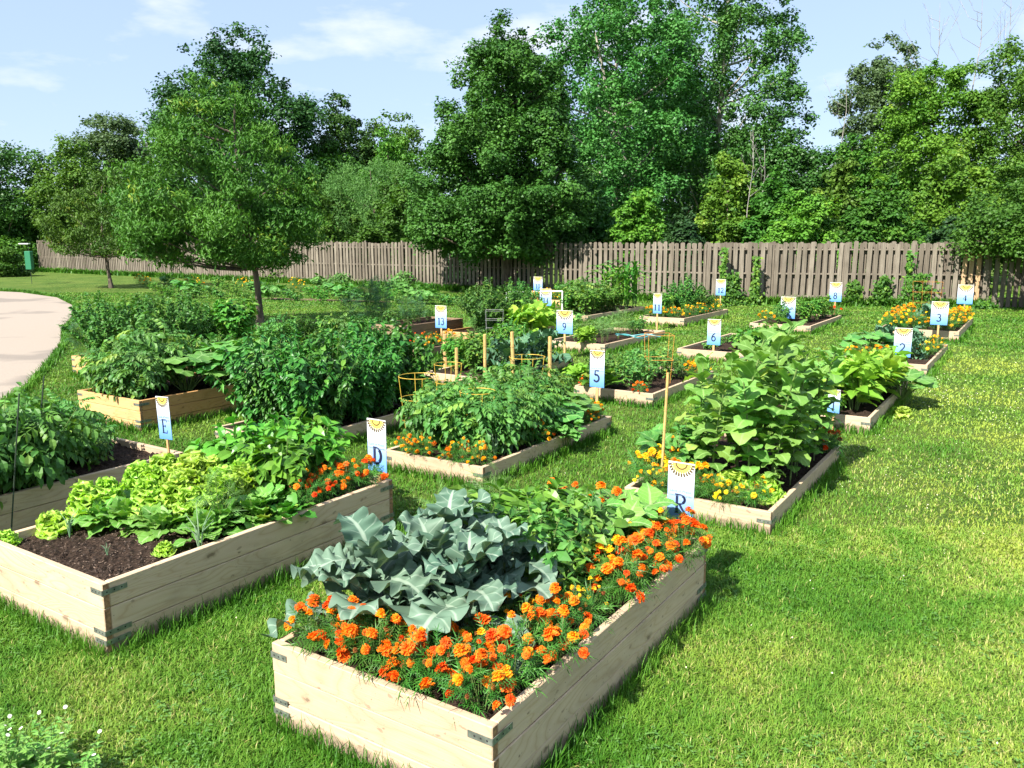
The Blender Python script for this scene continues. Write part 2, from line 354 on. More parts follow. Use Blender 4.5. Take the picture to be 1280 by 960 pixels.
# a proto is a list of parts: (name, mesh, loc, rot, scale)
def spawn(proto, name, label, cat, loc, rz=0.0, sc=1.0, group=None):
    if len(proto) == 1:
        o = obj(name, proto[0][1], None, loc, rz, sc); return tag(o, label, cat, group)
    r = thing(name, label, cat, loc, rz, group); r.scale = (sc, sc, sc) if not hasattr(sc, '__len__') else sc
    for (pn, me, l, ro, s) in proto: obj(pn, me, r, l, 0, s, ro)
    return r
def bushy(seed, H, R, nst, nlf, tpl, lsz, mat, t0=0.2, drp=0.2, upn=0.9, stem_r=0.005, outward=1.0, top=0.35, smat=None, pw=0.6, spread=None):
    r = np.random.default_rng(seed); st = MB(); lf = MB(); curves = []
    tpl = tpl if isinstance(tpl, list) else [tpl]
    for k in range(nst):
        a = k*2.399+r.random()*0.6; rr = R*math.sqrt((k+0.5)/nst)*(0.75+0.35*r.random()); h = H*(1-top*(rr/R)**2)*(0.85+0.2*r.random())
        b = np.array([0.12*R*cos(a), 0.12*R*sin(a), -0.02]); e = np.array([rr*cos(a), rr*sin(a), h])
        m = (b+e)/2 + np.array([-0.25*rr*cos(a), -0.25*rr*sin(a), 0.1*h])
        t = np.linspace(0, 1, 7)[:, None]; c = (1-t)**2*b + 2*t*(1-t)*m + t*t*e; curves.append((b, m, e, a))
        st.tube(c, np.linspace(stem_r, stem_r*0.4, 7), 5)
    ci = r.integers(0, nst, nlf); t = t0+(1-t0)*r.random(nlf)**pw
    B = np.array([c[0] for c in curves])[ci]; Mm = np.array([c[1] for c in curves])[ci]; E = np.array([c[2] for c in curves])[ci]
    tt = t[:, None]; P = (1-tt)**2*B + 2*tt*(1-tt)*Mm + tt*tt*E
    az = r.random(nlf)*2*pi; out = P.copy(); out[:, 2] = 0; out /= np.linalg.norm(out, axis=1)[:, None]+1e-6
    D = np.stack([np.cos(az), np.sin(az), np.zeros(nlf)], 1) + out*outward*0.8
    D[:, 2] = -drp + 0.9*(r.random(nlf)-0.35) + 0.5*(t > 0.93)
    Nn = np.tile([0, 0, 1.0], (nlf, 1))*upn + r.normal(0, 0.35, (nlf, 3)) + out*0.35
    S = lsz[0] + (lsz[1]-lsz[0])*r.random(nlf); S *= 1-0.35*(t > 0.95)
    F = frames(D, Nn, S); R_ = r.random(nlf)
    which = r.integers(0, len(tpl), nlf)
    for q in range(len(tpl)):
        s_ = which == q; lf.inst(tpl[q], F[s_], P[s_], R_[s_])
    return [('stem', st.build('stem', smat or G_STEM, link=False), (0, 0, 0), (0, 0, 0), (1, 1, 1)), ('foliage', lf.build('foliage', mat, link=False), (0, 0, 0), (0, 0, 0), (1, 1, 1))]
def pompom(seed, mat, dens=1.0):
    r = np.random.default_rng(seed); m = MB(); pt = leaf(2, 2, lambda t: 0.35+0.65*t if t < 0.99 else 0.75, 0.42, 0.1, 0.9, ruf=0.25, rf=1.5, seed=seed)
    for (n, el, s, z) in ((14, 0.05, 0.0225, 0), (12, 0.35, 0.020, 0.003), (10, 0.7, 0.016, 0.006), (8, 1.05, 0.012, 0.008), (5, 1.4, 0.008, 0.009)):
        n = max(3, int(n*dens)); az = np.arange(n)*2*pi/n + r.random(n)*0.5; e = el + r.normal(0, 0.12, n)
        D = np.stack([np.cos(az)*np.cos(e), np.sin(az)*np.cos(e), np.sin(e)], 1); Nn = np.stack([-np.cos(az)*np.sin(e), -np.sin(az)*np.sin(e), np.cos(e)], 1)
        m.inst(pt, frames(D, Nn, s*(0.85+0.3*r.random(n))), np.tile([0, 0, z], (n, 1)), r.random(n))
    m.tube([(0, 0, -0.012), (0, 0, 0.004)], [0.004, 0.010], 6, (0, 0, 0))
    return m.build('flower', mat, link=False)
POM = {c: [pompom(i+10*j, M_PET[c]) for i in range(3)] for j, c in enumerate(('orange', 'red', 'deep', 'yellow', 'gold', 'spent'))}
def marigold(seed, cols, nfl, H=0.19, R=0.13, fs=1.0, nlf=75):
    r = np.random.default_rng(seed); st = MB()
    parts = bushy(seed, H, R, 9, nlf, FERN, (0.07, 0.11), M_FERN, 0.15, -0.2, 0.7, 0.003, top=0.3)
    heads = []
    for k in range(nfl):
        for _ in range(20):
            a = r.random()*2*pi; rr = R*1.08*math.sqrt(r.random())
            p = np.array([rr*cos(a), rr*sin(a), H*(1.12-0.62*(rr/R)**2)+r.random()*0.03])
            if all(np.linalg.norm(p-q) > 0.042*fs for q in heads): break
        heads.append(p); st.tube([(p[0]*0.5, p[1]*0.5, H*0.5), p*[0.9, 0.9, 0.88], p], 0.002, 4)
        c = cols[r.integers(0, len(cols))]; tilt = 0.55*rr/R+0.15
        parts.append(('flower', POM[c][r.integers(0, 3)], tuple(p), (tilt*-sin(a)*1.0+r.normal(0, .15)-0.15, tilt*cos(a)+r.normal(0, .15)-0.1, r.random()*6), (fs*(0.6+0.62*r.random()),)*3))
    for k in range(3):                      # buds and browned heads among the open flowers
        a = r.random()*2*pi; rr = R*math.sqrt(r.random()); p = np.array([rr*cos(a), rr*sin(a), H*(1.0-0.3*(rr/R)**2)]); st.tube([(p[0]*.5, p[1]*.5, H*.5), p], 0.002, 4)
        parts.append(('flower', POM['spent' if k else cols[0]][k], tuple(p), (r.normal(0, .5), r.normal(0, .5), 0), (0.42, 0.42, 0.6)))
    parts.append(('flower_stalks', st.build('flower_stalks', G_STEM, link=False), (0, 0, 0), (0, 0, 0), (1, 1, 1)))
    return parts
MG = {'orange': [marigold(i, ['orange', 'deep', 'deep', 'orange'], 13, fs=1.1) for i in range(4)], 'mixed': [marigold(10+i, ['red', 'orange', 'deep', 'gold'], 11, fs=1.05) for i in range(3)],
      'red': [marigold(20+i, ['red', 'deep', 'red'], 6) for i in range(2)], 'yellow': [marigold(30+i, ['yellow', 'yellow', 'gold'], 9, fs=0.8) for i in range(3)],
      'gold': [marigold(40+i, ['gold', 'orange', 'gold'], 9) for i in range(3)], 'amber': [marigold(60+i, ['gold', 'yellow', 'gold'], 10) for i in range(3)], 'smallyellow': [marigold(50, ['yellow'], 5, 0.15, 0.10, 0.5, 50)]}
def rosette(seed, n, tpls, ln, mat, a_in=1.3, a_out=0.2, stem=0.0, stem_r=0.012, jitter=0.15, part='foliage', zup=0.0):
    r = np.random.default_rng(seed); m = MB(); P, D, Nn, S = [], [], [], []
    for k in range(n):
        f = (k+0.5)/n; az = k*2.399+r.normal(0, 0.2); e = a_out+(a_in-a_out)*(1-f)**0.9 + r.normal(0, jitter)
        P.append((0.02*cos(az)*f, 0.02*sin(az)*f, stem*(1-f)+zup)); D.append((cos(az)*cos(e), sin(az)*cos(e), sin(e)))
        Nn.append((-cos(az)*sin(e)+r.normal(0, .15), -sin(az)*sin(e)+r.normal(0, .15), cos(e))); S.append((ln[0]+(ln[1]-ln[0])*(0.35+0.65*f))*(0.85+0.3*r.random()))
    F = frames(np.array(D), np.array(Nn), np.array(S)); P = np.array(P); wh = r.integers(0, len(tpls), n); rr = r.random(n)
    for q in range(len(tpls)): m.inst(tpls[q], F[wh == q], P[wh == q], rr[wh == q])
    out = [(part, m.build(part, mat, smooth=True, link=False), (0, 0, 0), (0, 0, 0), (1, 1, 1))]
    if stem > 0:
        s_ = MB(); s_.tube([(0, 0, -0.03), (0, 0, stem)], [stem_r*1.2, stem_r*0.7], 7); out.append(('stem', s_.build('stem', G_STEM, link=False), (0, 0, 0), (0, 0, 0), (1, 1, 1)))
    return out
bprof = lambda t: (0.07+0.10*t+0.25*max(0, math.sin(t*42))**2*(t > .12) if t < 0.32 else 0.12+0.95*math.sin(pi*min(.97, ((t-0.3)/0.72))**0.85)**0.6*(0.93+0.07*math.sin(t*24))) if t < 0.995 else 0.3
BL = [leaf(40, 10, bprof, 0.29, 0.22, 1.0+0.3*i, ruf=0.07, rf=3.6+i*0.8, lobe=0.17, lf=3.0+i*0.6, seed=i, a0=0.3) for i in range(5)]
BROC = [rosette(100+i, 19, BL, (0.19, 0.41), M_BROC, 1.5, 0.42, 0.24, 0.016) for i in range(3)]
LL = [leaf(12, 12, obov, 0.60, 0.15, 1.2, ruf=0.20, rf=6.5+i, lobe=0.25, lf=7, seed=20+i, a0=0.2) for i in range(4)]
LETT2 = [rosette(190+i, 70, LL, (0.06, 0.125), M_LETT, 1.5, 0.0, 0.19, jitter=0.4) for i in range(4)]
LETT = [rosette(120+i, 46, LL, (0.07, 0.155), M_LETT, 1.5, 0.15, 0.09, jitter=0.3) for i in range(4)]
RL = [leaf(10, 6, lambda t: 0.12 if t < 0.3 else 0.12+0.9*math.sin(pi*((t-0.3)/0.7)**0.9), 0.27, 0.15, 1.1, ruf=0.045, rf=4, lobe=0.07, lf=4, seed=40+i, a0=0.2) for i in range(3)]
RADI = [rosette(140+i, 30, RL, (0.11, 0.23), M_RADI, 1.45, 0.25, 0.01, 0.006, 0.28, zup=.02) for i in range(3)]
KL = [leaf(10, 5, lambda t: 0.08 if t < 0.3 else 0.1+0.9*math.sin(pi*((t-0.3)/0.7)), 0.28, 0.2, 1.2, ruf=0.16, rf=5, lobe=0.3, lf=5, seed=60+i, a0=0.2) for i in range(3)]
KALE = [rosette(160+i, 15, KL, (0.2, 0.36), M_KALE, 1.4, 0.2, 0.22, 0.012) for i in range(2)]
CHARD = [rosette(170+i, 13, RL, (0.2, 0.34), M_CORN, 1.4, 0.55, 0.02, 0.006, 0.15) for i in range(2)]
TOM = [bushy(200+i, 0.72, 0.33, 11, 125, TOMATO, (0.15, 0.25), M_TOM, 0.15, 0.35, top=0.3) for i in range(3)]
TOML = [bushy(210+i, 0.62, 0.33, 11, 120, TOMATO, (0.14, 0.22), M_TOMB, 0.15, 0.2, top=0.3) for i in range(3)]
PEP = [bushy(220+i, 0.98, 0.46, 20, 1350, [OVATE, LANCE], (0.06, 0.12), M_PEP, 0.12, 0.45, 0.7, top=0.35, pw=0.75) for i in range(3)]
PEPL = [bushy(225+i, 0.40, 0.23, 12, 230, OVATE, (0.075, 0.125), M_BRT, 0.15, 0.1, 1.0, top=0.3) for i in range(3)]
BASIL = [bushy(230+i, 0.45, 0.22, 12, 330, OVATE, (0.05, 0.085), M_CORN, 0.15, 0.0, 1.0, top=0.3) for i in range(3)]
BEAN = [bushy(240+i, 0.30, 0.2, 9, 130, OVATE, (0.08, 0.13), M_CORN, 0.2, 0.1, 1.2, 0.004, top=0.25) for i in range(3)]
CARP = [bushy(250+i, 0.22, 0.2, 10, 200, [SMALL, LANCE], (0.045, 0.08), M_CORN, 0.15, 0.0, 1.0, 0.003) for i in range(3)]
CUKE_L = leaf(6, 6, lambda t: heart(t)*(0.8+0.2*abs(math.sin(t*9))), 0.48, 0.12, 0.8, ruf=0.05, rf=2, lobe=0.25, lf=2.5, seed=9, a0=0.1)
CUKE = [bushy(260+i, 0.27, 0.24, 9, 42, CUKE_L, (0.10, 0.16), M_SQU if i else M_RADI, 0.3, -0.1, 1.8, 0.005, top=0.3) for i in range(3)]
HERB = [bushy(270+i, 0.42, 0.24, 14, 260, [LANCE, SMALL], (0.05, 0.09), M_TOMB, 0.15, 0.0, 0.7, 0.003, top=0.3) for i in range(3)]
LOW = [bushy(280+i, 0.16, 0.22, 9, 110, [OVATE, SMALL], (0.05, 0.09), M_TOMB, 0.15, 0.0, 1.0, 0.003) for i in range(3)]
BIGB = [bushy(295+i, 1.05, 0.68, 30, 3000, [LANCE, SMALL, OVATE], (0.05, 0.095), M_TOM, 0.1, 0.2, 0.7, top=0.5, pw=0.75) for i in range(3)]
DARKB = [bushy(290+i, 0.62, 0.42, 16, 900, [LANCE, SMALL, OVATE], (0.05, 0.09), M_TOM, 0.1, 0.2, 0.7, top=0.5, pw=0.75) for i in range(2)]
DILL = [bushy(300+i, 0.55, 0.13, 7, 70, FEATH, (0.10, 0.17), M_DILL, 0.2, -0.4, 0.6, 0.003, top=0.3) for i in range(2)]
ASP = [bushy(310+i, 1.25, 0.35, 9, 260, FEATH, (0.12, 0.26), M_ASP, 0.25, -0.4, 0.6, 0.005, top=0.4, pw=0.9) for i in range(2)]
YBEAN_L = leaf(8, 2, lambda t: math.sin(pi*t)**0.6 if 0 < t < 1 else 0, 0.12, 0.3, 2.2, ruf=0.05, seed=4, a0=0.9)
YBEAN = [bushy(320+i, 0.45, 0.26, 12, 110, [YBEAN_L, OVATE], (0.16, 0.30), M_YEL, 0.15, -0.5, 0.8, 0.004, top=0.25) for i in range(3)]
STRAP = leaf(12, 2, lambda t: (0.5+0.5*math.sin(pi*min(1, t+0.35)))*(1-t**3), 0.055, 0.5, 2.2, ruf=0.02, seed=5, a0=1.1)
def corn(seed, H=0.9):
    r = np.random.default_rng(seed); m = MB(); n = 10; k = np.arange(n); az = k*pi*0.97+r.normal(0, .3, n); e = 0.5+r.random(n)*0.3
    z = H*0.12+H*0.75*k/n; P = np.stack([0*z, 0*z, z], 1); D = np.stack([np.cos(az), np.sin(az), 0.5+0*az], 1); Nn = np.stack([-np.cos(az), -np.sin(az), 2+0*az], 1)
    m.inst(STRAP, frames(D, Nn, (0.5+0.2*r.random(n))*H/0.9), P, r.random(n)); s_ = MB(); s_.tube([(0, 0, -0.02), (0.01, 0, H*0.5), (0, 0.01, H)], [0.013, 0.01, 0.004], 6)
    return [('stem', s_.build('stem', G_STEM, link=False), (0, 0, 0), (0, 0, 0), (1, 1, 1)), ('foliage', m.build('foliage', M_CORN, link=False), (0, 0, 0), (0, 0, 0), (1, 1, 1))]
CORN = [corn(i) for i in range(2)]
SUNL = [leaf(10, 6, lambda t: heart(t), 0.40, 0.10, 0.9+0.25*i, ruf=0.05, rf=1.4+i*0.3, lobe=0.02, lf=4, seed=70+i, a0=0.55, pet=0.36) for i in range(4)]
def sunflower(seed, H):
    r = np.random.default_rng(seed); st = MB(); lf = MB(); n = 19; ln = r.normal(0, 0.08, 2)
    zz = np.linspace(0, 1, 8); C = np.stack([ln[0]*zz**2, ln[1]*zz**2, H*zz], 1); st.tube(C, np.linspace(0.010, 0.006, 8), 7)
    t = 0.22+0.78*(np.arange(n)+r.random(n)*0.4)/n; P = np.stack([np.interp(t, zz, C[:, i]) for i in range(3)], 1)
    az = np.arange(n)*2.4+r.normal(0, .3, n); e = -0.1+0.75*np.clip((t-0.6)/0.4, 0, 1)+r.normal(0, .15, n)
    D = np.stack([np.cos(az)*np.cos(e), np.sin(az)*np.cos(e), np.sin(e)], 1); Nn = np.tile([0, 0, 1.0], (n, 1))+r.normal(0, .2, (n, 3))
    S = np.interp(t, [0.2, 0.5, 0.85, 1.0], [0.20, 0.265, 0.25, 0.14])*(0.85+0.3*r.random(n)); F = frames(D, Nn, S); wh = r.integers(0, 4, n); rr = r.random(n)
    for q in range(4): lf.inst(SUNL[q], F[wh == q], P[wh == q], rr[wh == q])
    return [('stem', st.build('stem', G_STEM, smooth=True, link=False), (0, 0, 0), (0, 0, 0), (1, 1, 1)), ('foliage', lf.build('foliage', M_SUNF, smooth=True, link=False), (0, 0, 0), (0, 0, 0), (1, 1, 1))]
SUNF = [sunflower(330+i, 1.0+0.07*i) for i in range(4)]
def squash(seed, n=17, sz=0.125, H=0.36):
    r = np.random.default_rng(seed); st = MB(); lf = MB(); na, nr = 20, 4
    V, T, F = [(0, 0, 0)], [(0, 0, 0)], []
    for j in range(1, nr+1):
        for i in range(na):
            a = i*2*pi/na; rr = (1+0.085*cos(5*a)+0.035*cos(15*a))*(0.35 if abs(a-1.5*pi) < 0.2 else 1)*j/nr
            V.append((rr*cos(a), rr*sin(a), 0.10*sin(5*a+1)*(j/nr)**2-0.18*(j/nr)**2+0.1*j/nr)); T.append((0, abs(sin(2.5*a))*j/nr, j/nr))
    tri = [(0, 1+i, 1+(i+1) % na, 1+(i+1) % na) for i in range(na)]
    F = [(1+(j-1)*na+i, 1+j*na+i, 1+j*na+(i+1) % na, 1+(j-1)*na+(i+1) % na) for j in range(1, nr) for i in range(na)]
    m3 = np.array([t[:3] for t in tri]); tpl = (np.array(V), np.array(F), np.array(T))
    for k in range(n):
        az = k*2.4; rr = 0.10+0.26*math.sqrt(k/n); h = H*(1-0.35*k/n)*(0.85+0.3*r.random()); e = np.array([rr*cos(az), rr*sin(az), h])
        st.tube([(0.02*cos(az), 0.02*sin(az), -0.02), e*[0.55, 0.55, 0.65], e], [0.007, 0.006, 0.005], 6)
        Dd = np.array([[cos(az), sin(az), -0.15]]); s = sz*(0.8+0.45*r.random()); Fm = frames(Dd, np.array([[r.normal(0, .2)-0.1*cos(az), r.normal(0, .2)-0.15, 1.0]]), np.array([s]))
        rv = r.random(); lf.inst(tpl, Fm, e[None], [rv]); lf.inst((tpl[0], m3, tpl[2]), Fm, e[None], [rv])
    return [('stalks', st.build('stalks', G_STEM, link=False), (0, 0, 0), (0, 0, 0), (1, 1, 1)), ('foliage', lf.build('foliage', M_SQU, smooth=True, link=False), (0, 0, 0), (0, 0, 0), (1, 1, 1))]
SQUA = [squash(i) for i in range(2)]
def onion(seed, n=9, ln=0.26, flop=0.5):
    r = np.random.default_rng(seed); m = MB()
    for k in range(n):
        az = r.random()*6.28; l = ln*(0.7+0.5*r.random()); f = flop*r.random(); p = np.array([[0, 0, -0.01], [0.1*l*cos(az), 0.1*l*sin(az), 0.55*l], [l*(0.25+0.3*f)*cos(az), l*(0.25+0.3*f)*sin(az), l*(0.95-0.5*f)]])
        m.tube(p, [0.004, 0.0035, 0.001], 5, (r.random(), 1, 0.5))
    return [('foliage', m.build('foliage', M_ONI, link=False), (0, 0, 0), (0, 0, 0), (1, 1, 1))]
ONION = [onion(i) for i in range(2)]
def petalring(seed, mat, n=14, r_=0.02):
    m = MB(); az = np.arange(n)*2*pi/n; pt = leaf(2, 1, ell, 0.3, 0.1, 0.3)
    D = np.stack([np.cos(az), np.sin(az), 0.2+0*az], 1); m.inst(pt, frames(D, np.tile([0, 0, 1.0], (n, 1)), np.full(n, r_)), np.zeros((n, 3)), np.random.default_rng(seed).random(n))
    return m.build('flower', mat, link=False)
# ---------------------------------------------------------------- the ground
m_, t_, out_ = new_mat('lawn'); p_ = N(t_, 'ShaderNodeBsdfPrincipled'); tc_ = N(t_, 'ShaderNodeTexCoord'); V_ = tc_.outputs['Object']
a_ = noise(t_, V_, 0.55, 4, 0.6); b_ = noise(t_, V_, 6.0, 5, 0.7); c_ = noise(t_, V_, 90.0, 3, 0.7)
col_ = mixc(t_, ramp(t_, a_, [(0.40, 0), (0.62, 1)]), (0.075, 0.155, 0.022), (0.15, 0.215, 0.04))
col_ = mixc(t_, math_(t_, 'MULTIPLY', ramp(t_, b_, [(0.45, 0), (0.75, 1)]), 0.6), col_, (0.24, 0.26, 0.075))
col_ = mixc(t_, ramp(t_, c_, [(0.35, 0.55), (0.6, 0)]), col_, (0.03, 0.07, 0.012))
L2 = t_.links.new; L2(col_, p_.inputs['Base Color']); p_.inputs['Roughness'].default_value = 0.9; p_.inputs['Specular IOR Level'].default_value = 0.1
bu_ = N(t_, 'ShaderNodeBump'); bu_.inputs['Strength'].default_value = 0.9; bu_.inputs['Distance'].default_value = 0.05
L2(math_(t_, 'ADD', b_, c_), bu_.inputs['Height']); L2(bu_.outputs[0], p_.inputs['Normal']); L2(p_.outputs[0], out_.inputs[0]); LAWN = m_
g = MB(); n_ = 40; xs = np.concatenate([-np.geomspace(900, 3, 30), np.geomspace(3, 900, 30)]); V0 = np.array([(x, y+20, 0) for x in xs for y in xs]); k_ = len(xs)
g.add(V0, [(i*k_+j, (i+1)*k_+j, (i+1)*k_+j+1, i*k_+j+1) for i in range(k_-1) for j in range(k_-1)])
tag(g.build('lawn_ground', LAWN), kind='structure', label='green lawn with dry patches around the raised beds')
# ---------------------------------------------------------------- concrete path
m_, t_, out_ = new_mat('concrete'); p_ = N(t_, 'ShaderNodeBsdfPrincipled'); tc_ = N(t_, 'ShaderNodeTexCoord'); V_ = tc_.outputs['Object']
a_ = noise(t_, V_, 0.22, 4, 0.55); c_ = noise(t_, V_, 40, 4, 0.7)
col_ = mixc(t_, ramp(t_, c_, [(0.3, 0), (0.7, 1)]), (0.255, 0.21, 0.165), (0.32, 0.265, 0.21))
col_ = mixc(t_, math_(t_, 'MULTIPLY', ramp(t_, a_, [(0.545, 0), (0.585, 1)]), 0.5), col_, (0.11, 0.095, 0.08))  # broad dark blotches: stains, with tree shadow put into the colour
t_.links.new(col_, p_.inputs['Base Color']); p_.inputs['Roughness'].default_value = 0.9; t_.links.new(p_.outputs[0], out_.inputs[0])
edge = [(-60, 43), (-40, 40), (-30, 38.2), (-24, 36), (-20.5, 34.2), (-17.2, 31), (-14.6, 27.2), (-12.4, 23.2), (-10.6, 19.2), (-9.1, 16.4), (-7.95, 13.8), (-7.0, 11.6), (-6.35, 9.4), (-6.0, 6.5), (-5.9, 3), (-5.9, -8)]
e_ = []
for i in range(len(edge)-1):
    for q in range(4): f = q/4; e_.append((edge[i][0]*(1-f)+edge[i+1][0]*f, edge[i][1]*(1-f)+edge[i+1][1]*f))
e_.append(edge[-1]); pm = MB(); k_ = len(e_)
V0 = [(x, y, 0.02) for x, y in e_] + [(-75, y, 0.02) for x, y in e_] + [(x, y, -0.05) for x, y in e_]
pm.add(V0, [(i, i+1, k_+i+1, k_+i) for i in range(k_-1)] + [(i, 2*k_+i, 2*k_+i+1, i+1) for i in range(k_-1)])
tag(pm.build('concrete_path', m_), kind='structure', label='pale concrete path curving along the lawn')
PATH = np.array(e_)
def on_path(x, y):
    ex = np.interp(y, PATH[::-1, 1], PATH[::-1, 0]); return (x < ex-.03) & (y < 43)
# soil of the in-ground plots beyond the beds
SOIL = plain('dark_soil', (0.040, 0.026, 0.018), 0.95, var=0.4, scale=60, bump=1.0, spec=0.1)
BROWN = plain('dry_earth', (0.16, 0.11, 0.075), 0.95, var=0.3, scale=7, bump=1.0, spec=0.1)
def blob_patch(name, cx, cy, a, b, rot, mat, z=0.006, seed=0, label=None):
    r = np.random.default_rng(seed); n = 44; m = MB(); V = [(0, 0, 0.02)]
    for j in (0.5, 1.0):
        for i in range(n):
            t = i*2*pi/n; k = 1+0.16*sin(3*t+seed)+0.10*sin(7*t+2*seed)+r.normal(0, 0.03); V.append((a*j*k*cos(t), b*j*k*sin(t), 0.012 if j < 1 else 0))
    F = [(1+i, 1+n+i, 1+n+(i+1) % n, 1+(i+1) % n) for i in range(n)]; m.add(V, F); m.f.append((np.array([(0, 1+i, 1+(i+1) % n) for i in range(n)]), 0))
    o = m.build(name, mat, loc=(cx, cy, z)); o.rotation_euler = (0, 0, rot); return tag(o, label=label, kind='structure')
# ---------------------------------------------------------------- raised beds
PINE_L = woodmat('pine_board_along', (0.60, 0.465, 0.32), (0.46, 0.325, 0.195), (0.26, 0.20, 0.14), 0, stain=0.45)  # paler than the across boards: colour lifted to offset shade on long sides
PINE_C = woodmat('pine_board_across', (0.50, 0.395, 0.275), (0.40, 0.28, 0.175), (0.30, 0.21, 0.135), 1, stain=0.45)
ORNG_L = woodmat('cedar_board_along', (0.50, 0.30, 0.13), (0.38, 0.19, 0.065), (0.19, 0.12, 0.06), 0)
ORNG_C = woodmat('cedar_board_across', (0.60, 0.40, 0.19), (0.48, 0.27, 0.10), (0.28, 0.18, 0.09), 1)
OLD_L = woodmat('weathered_board_along', (0.24, 0.165, 0.10), (0.17, 0.11, 0.065), (0.09, 0.065, 0.045), 0, stain=0.6)
OLD_C = woodmat('weathered_board_across', (0.28, 0.20, 0.125), (0.19, 0.125, 0.075), (0.10, 0.075, 0.05), 1, stain=0.6)
ENDG = plain('end_grain', (0.30, 0.165, 0.08), 0.8, var=0.3, scale=60)
STEEL = plain('galvanised_steel', (0.22, 0.24, 0.20), 0.5, 0.55, var=0.25, scale=25)
HOLE = plain('screw_hole', (0.02, 0.02, 0.02), 0.8)
LABELW = plain('paper_sticker', (0.75, 0.75, 0.74), 0.6, var=0.03)
BEDS = {}
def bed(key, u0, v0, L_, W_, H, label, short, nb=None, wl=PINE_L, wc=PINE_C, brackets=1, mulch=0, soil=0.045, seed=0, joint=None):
    r = np.random.default_rng(seed+50); x0, y0 = uv(u0, v0); T = thing('raised_bed', label, 'raised bed', (x0, y0, 0), rad(YAW), 'wooden raised beds on the lawn')
    nb = nb or (3 if H > 0.3 else 1); bh = H/nb; th = 0.038
    for side in ('front', 'back', 'right', 'left'):
        m = MB()
        for k in range(nb):
            z0, z1 = k*bh+(0.0015 if k else -0.03), (k+1)*bh-(0.0022 if k < nb-1 else 0); j = r.normal(0, 0.0016); tn = (r.random(), 0, 0); e = r.normal(0, 0.002)
            if side == 'front': m.box((j, -0.001+e, z0), (th+j, W_+0.001, z1), tn, 0, 0.0035)
            elif side == 'back': m.box((L_-th+j, -0.001+e, z0), (L_+j, W_+0.001, z1), tn, 0, 0.0025)
            else:
                ya = 0.0+j if side == 'right' else W_-th+j
                segs = [(th+0.001, L_-th-0.001)] if not joint else [(th+0.001, joint-0.001), (joint+0.001, L_-th-0.001)]
                for (a, b) in segs: m.box((a, ya, z0), (b, ya+th, z1), (r.random(), 0, 0), 0, 0.0035)
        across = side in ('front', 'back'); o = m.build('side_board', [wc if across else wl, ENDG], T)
        if across:                          # sawn ends show the end grain
            me = o.data; co = np.empty(len(me.vertices)*3, np.float32); me.vertices.foreach_get('co', co); co = co.reshape(-1, 3)
            for p in me.polygons:
                if abs(p.normal[1]) > 0.9: p.material_index = 1
    if brackets:
        zs = [(nb-0.5+0.15)*bh]+([1.02*bh, 0.62*bh] if nb > 1 else [])
        for (cx, sx) in ((0, 1), (L_, -1)):
            for (cy, sy) in ((0, 1), (W_, -1)):
                for z in zs:
                    w, l1, l2, t = 0.028, 0.085+r.random()*0.02, 0.12+r.random()*0.02, 0.0022; z += r.normal(0, 0.004)
                    m = MB(); ox, oy = cx-sx*0.0035, cy-sy*0.0035
                    m.box((ox, oy, z-w/2), (ox-sx*t, cy+sy*l1, z+w/2)); m.box((ox+sx*0.0003, oy, z-w/2), (cx+sx*l2, oy-sy*t, z+w/2))
                    for q in range(3):
                        d1 = 0.018+q*0.028; d2 = 0.022+q*0.04
                        for (a_, ax) in (((ox-sx*(t+0.0006), cy+sy*d1, z), 0), ((cx+sx*d2, oy-sy*(t+0.0006), z), 1)):
                            an = np.arange(8)*pi/4; c = 0.0045
                            VV = [(a_[0] if ax == 0 else a_[0]+c*cos(b), a_[1]+c*cos(b) if ax == 0 else a_[1], a_[2]+c*sin(b)) for b in an]
                            m.add(VV, [(0, 1, 2, 3), (0, 3, 4, 5), (0, 5, 6, 7)], None, 1)
                    m.build('corner_bracket', [STEEL, HOLE], T)
    # earth
    m = MB(); nx, ny = int(L_*30), int(W_*30); X, Y = np.meshgrid(np.linspace(th+.002, L_-th-.002, nx), np.linspace(th+.002, W_-th-.002, ny), indexing='ij')
    rr = r.normal(0, 1, X.shape); Z = H-soil + 0.010*np.sin(X*5+seed)*np.cos(Y*6) + 0.006*rr
    m.add(np.stack([X, Y, Z], 2).reshape(-1, 3), [(i*ny+j, (i+1)*ny+j, (i+1)*ny+j+1, i*ny+j+1) for i in range(nx-1) for j in range(ny-1)])
    if mulch:
        cx = th+0.01+r.random(mulch)*(L_-2*th-.02); cy = th+0.01+r.random(mulch)*(W_-2*th-.02); cz = H-soil+0.010*np.sin(cx*5+seed)*np.cos(cy*6)+0.006+r.random(mulch)*0.008
        q = (np.array([(-1, -0.5, 0), (1, -0.4, 0.1), (0.9, 0.5, 0), (-0.8, 0.4, -0.1)])*0.5, np.array([(0, 1, 2, 3)]), np.zeros((4, 3)))
        az = r.random(mulch)*6.28; D = np.stack([np.cos(az), np.sin(az), r.normal(0, .4, mulch)], 1)
        m.inst(q, frames(D, r.normal(0, .5, (mulch, 3))+[0, 0, 1], 0.005+0.011*r.random(mulch)**1.5), np.stack([cx, cy, cz], 1), r.random(mulch), 1)
    m.build('soil', [SOIL, MULCH], T); BEDS[key] = (u0, v0, L_, W_, H, H-soil, short); return T
m_, t_, out_ = new_mat('bark_mulch'); p_ = N(t_, 'ShaderNodeBsdfPrincipled'); s_ = tintattr(t_)
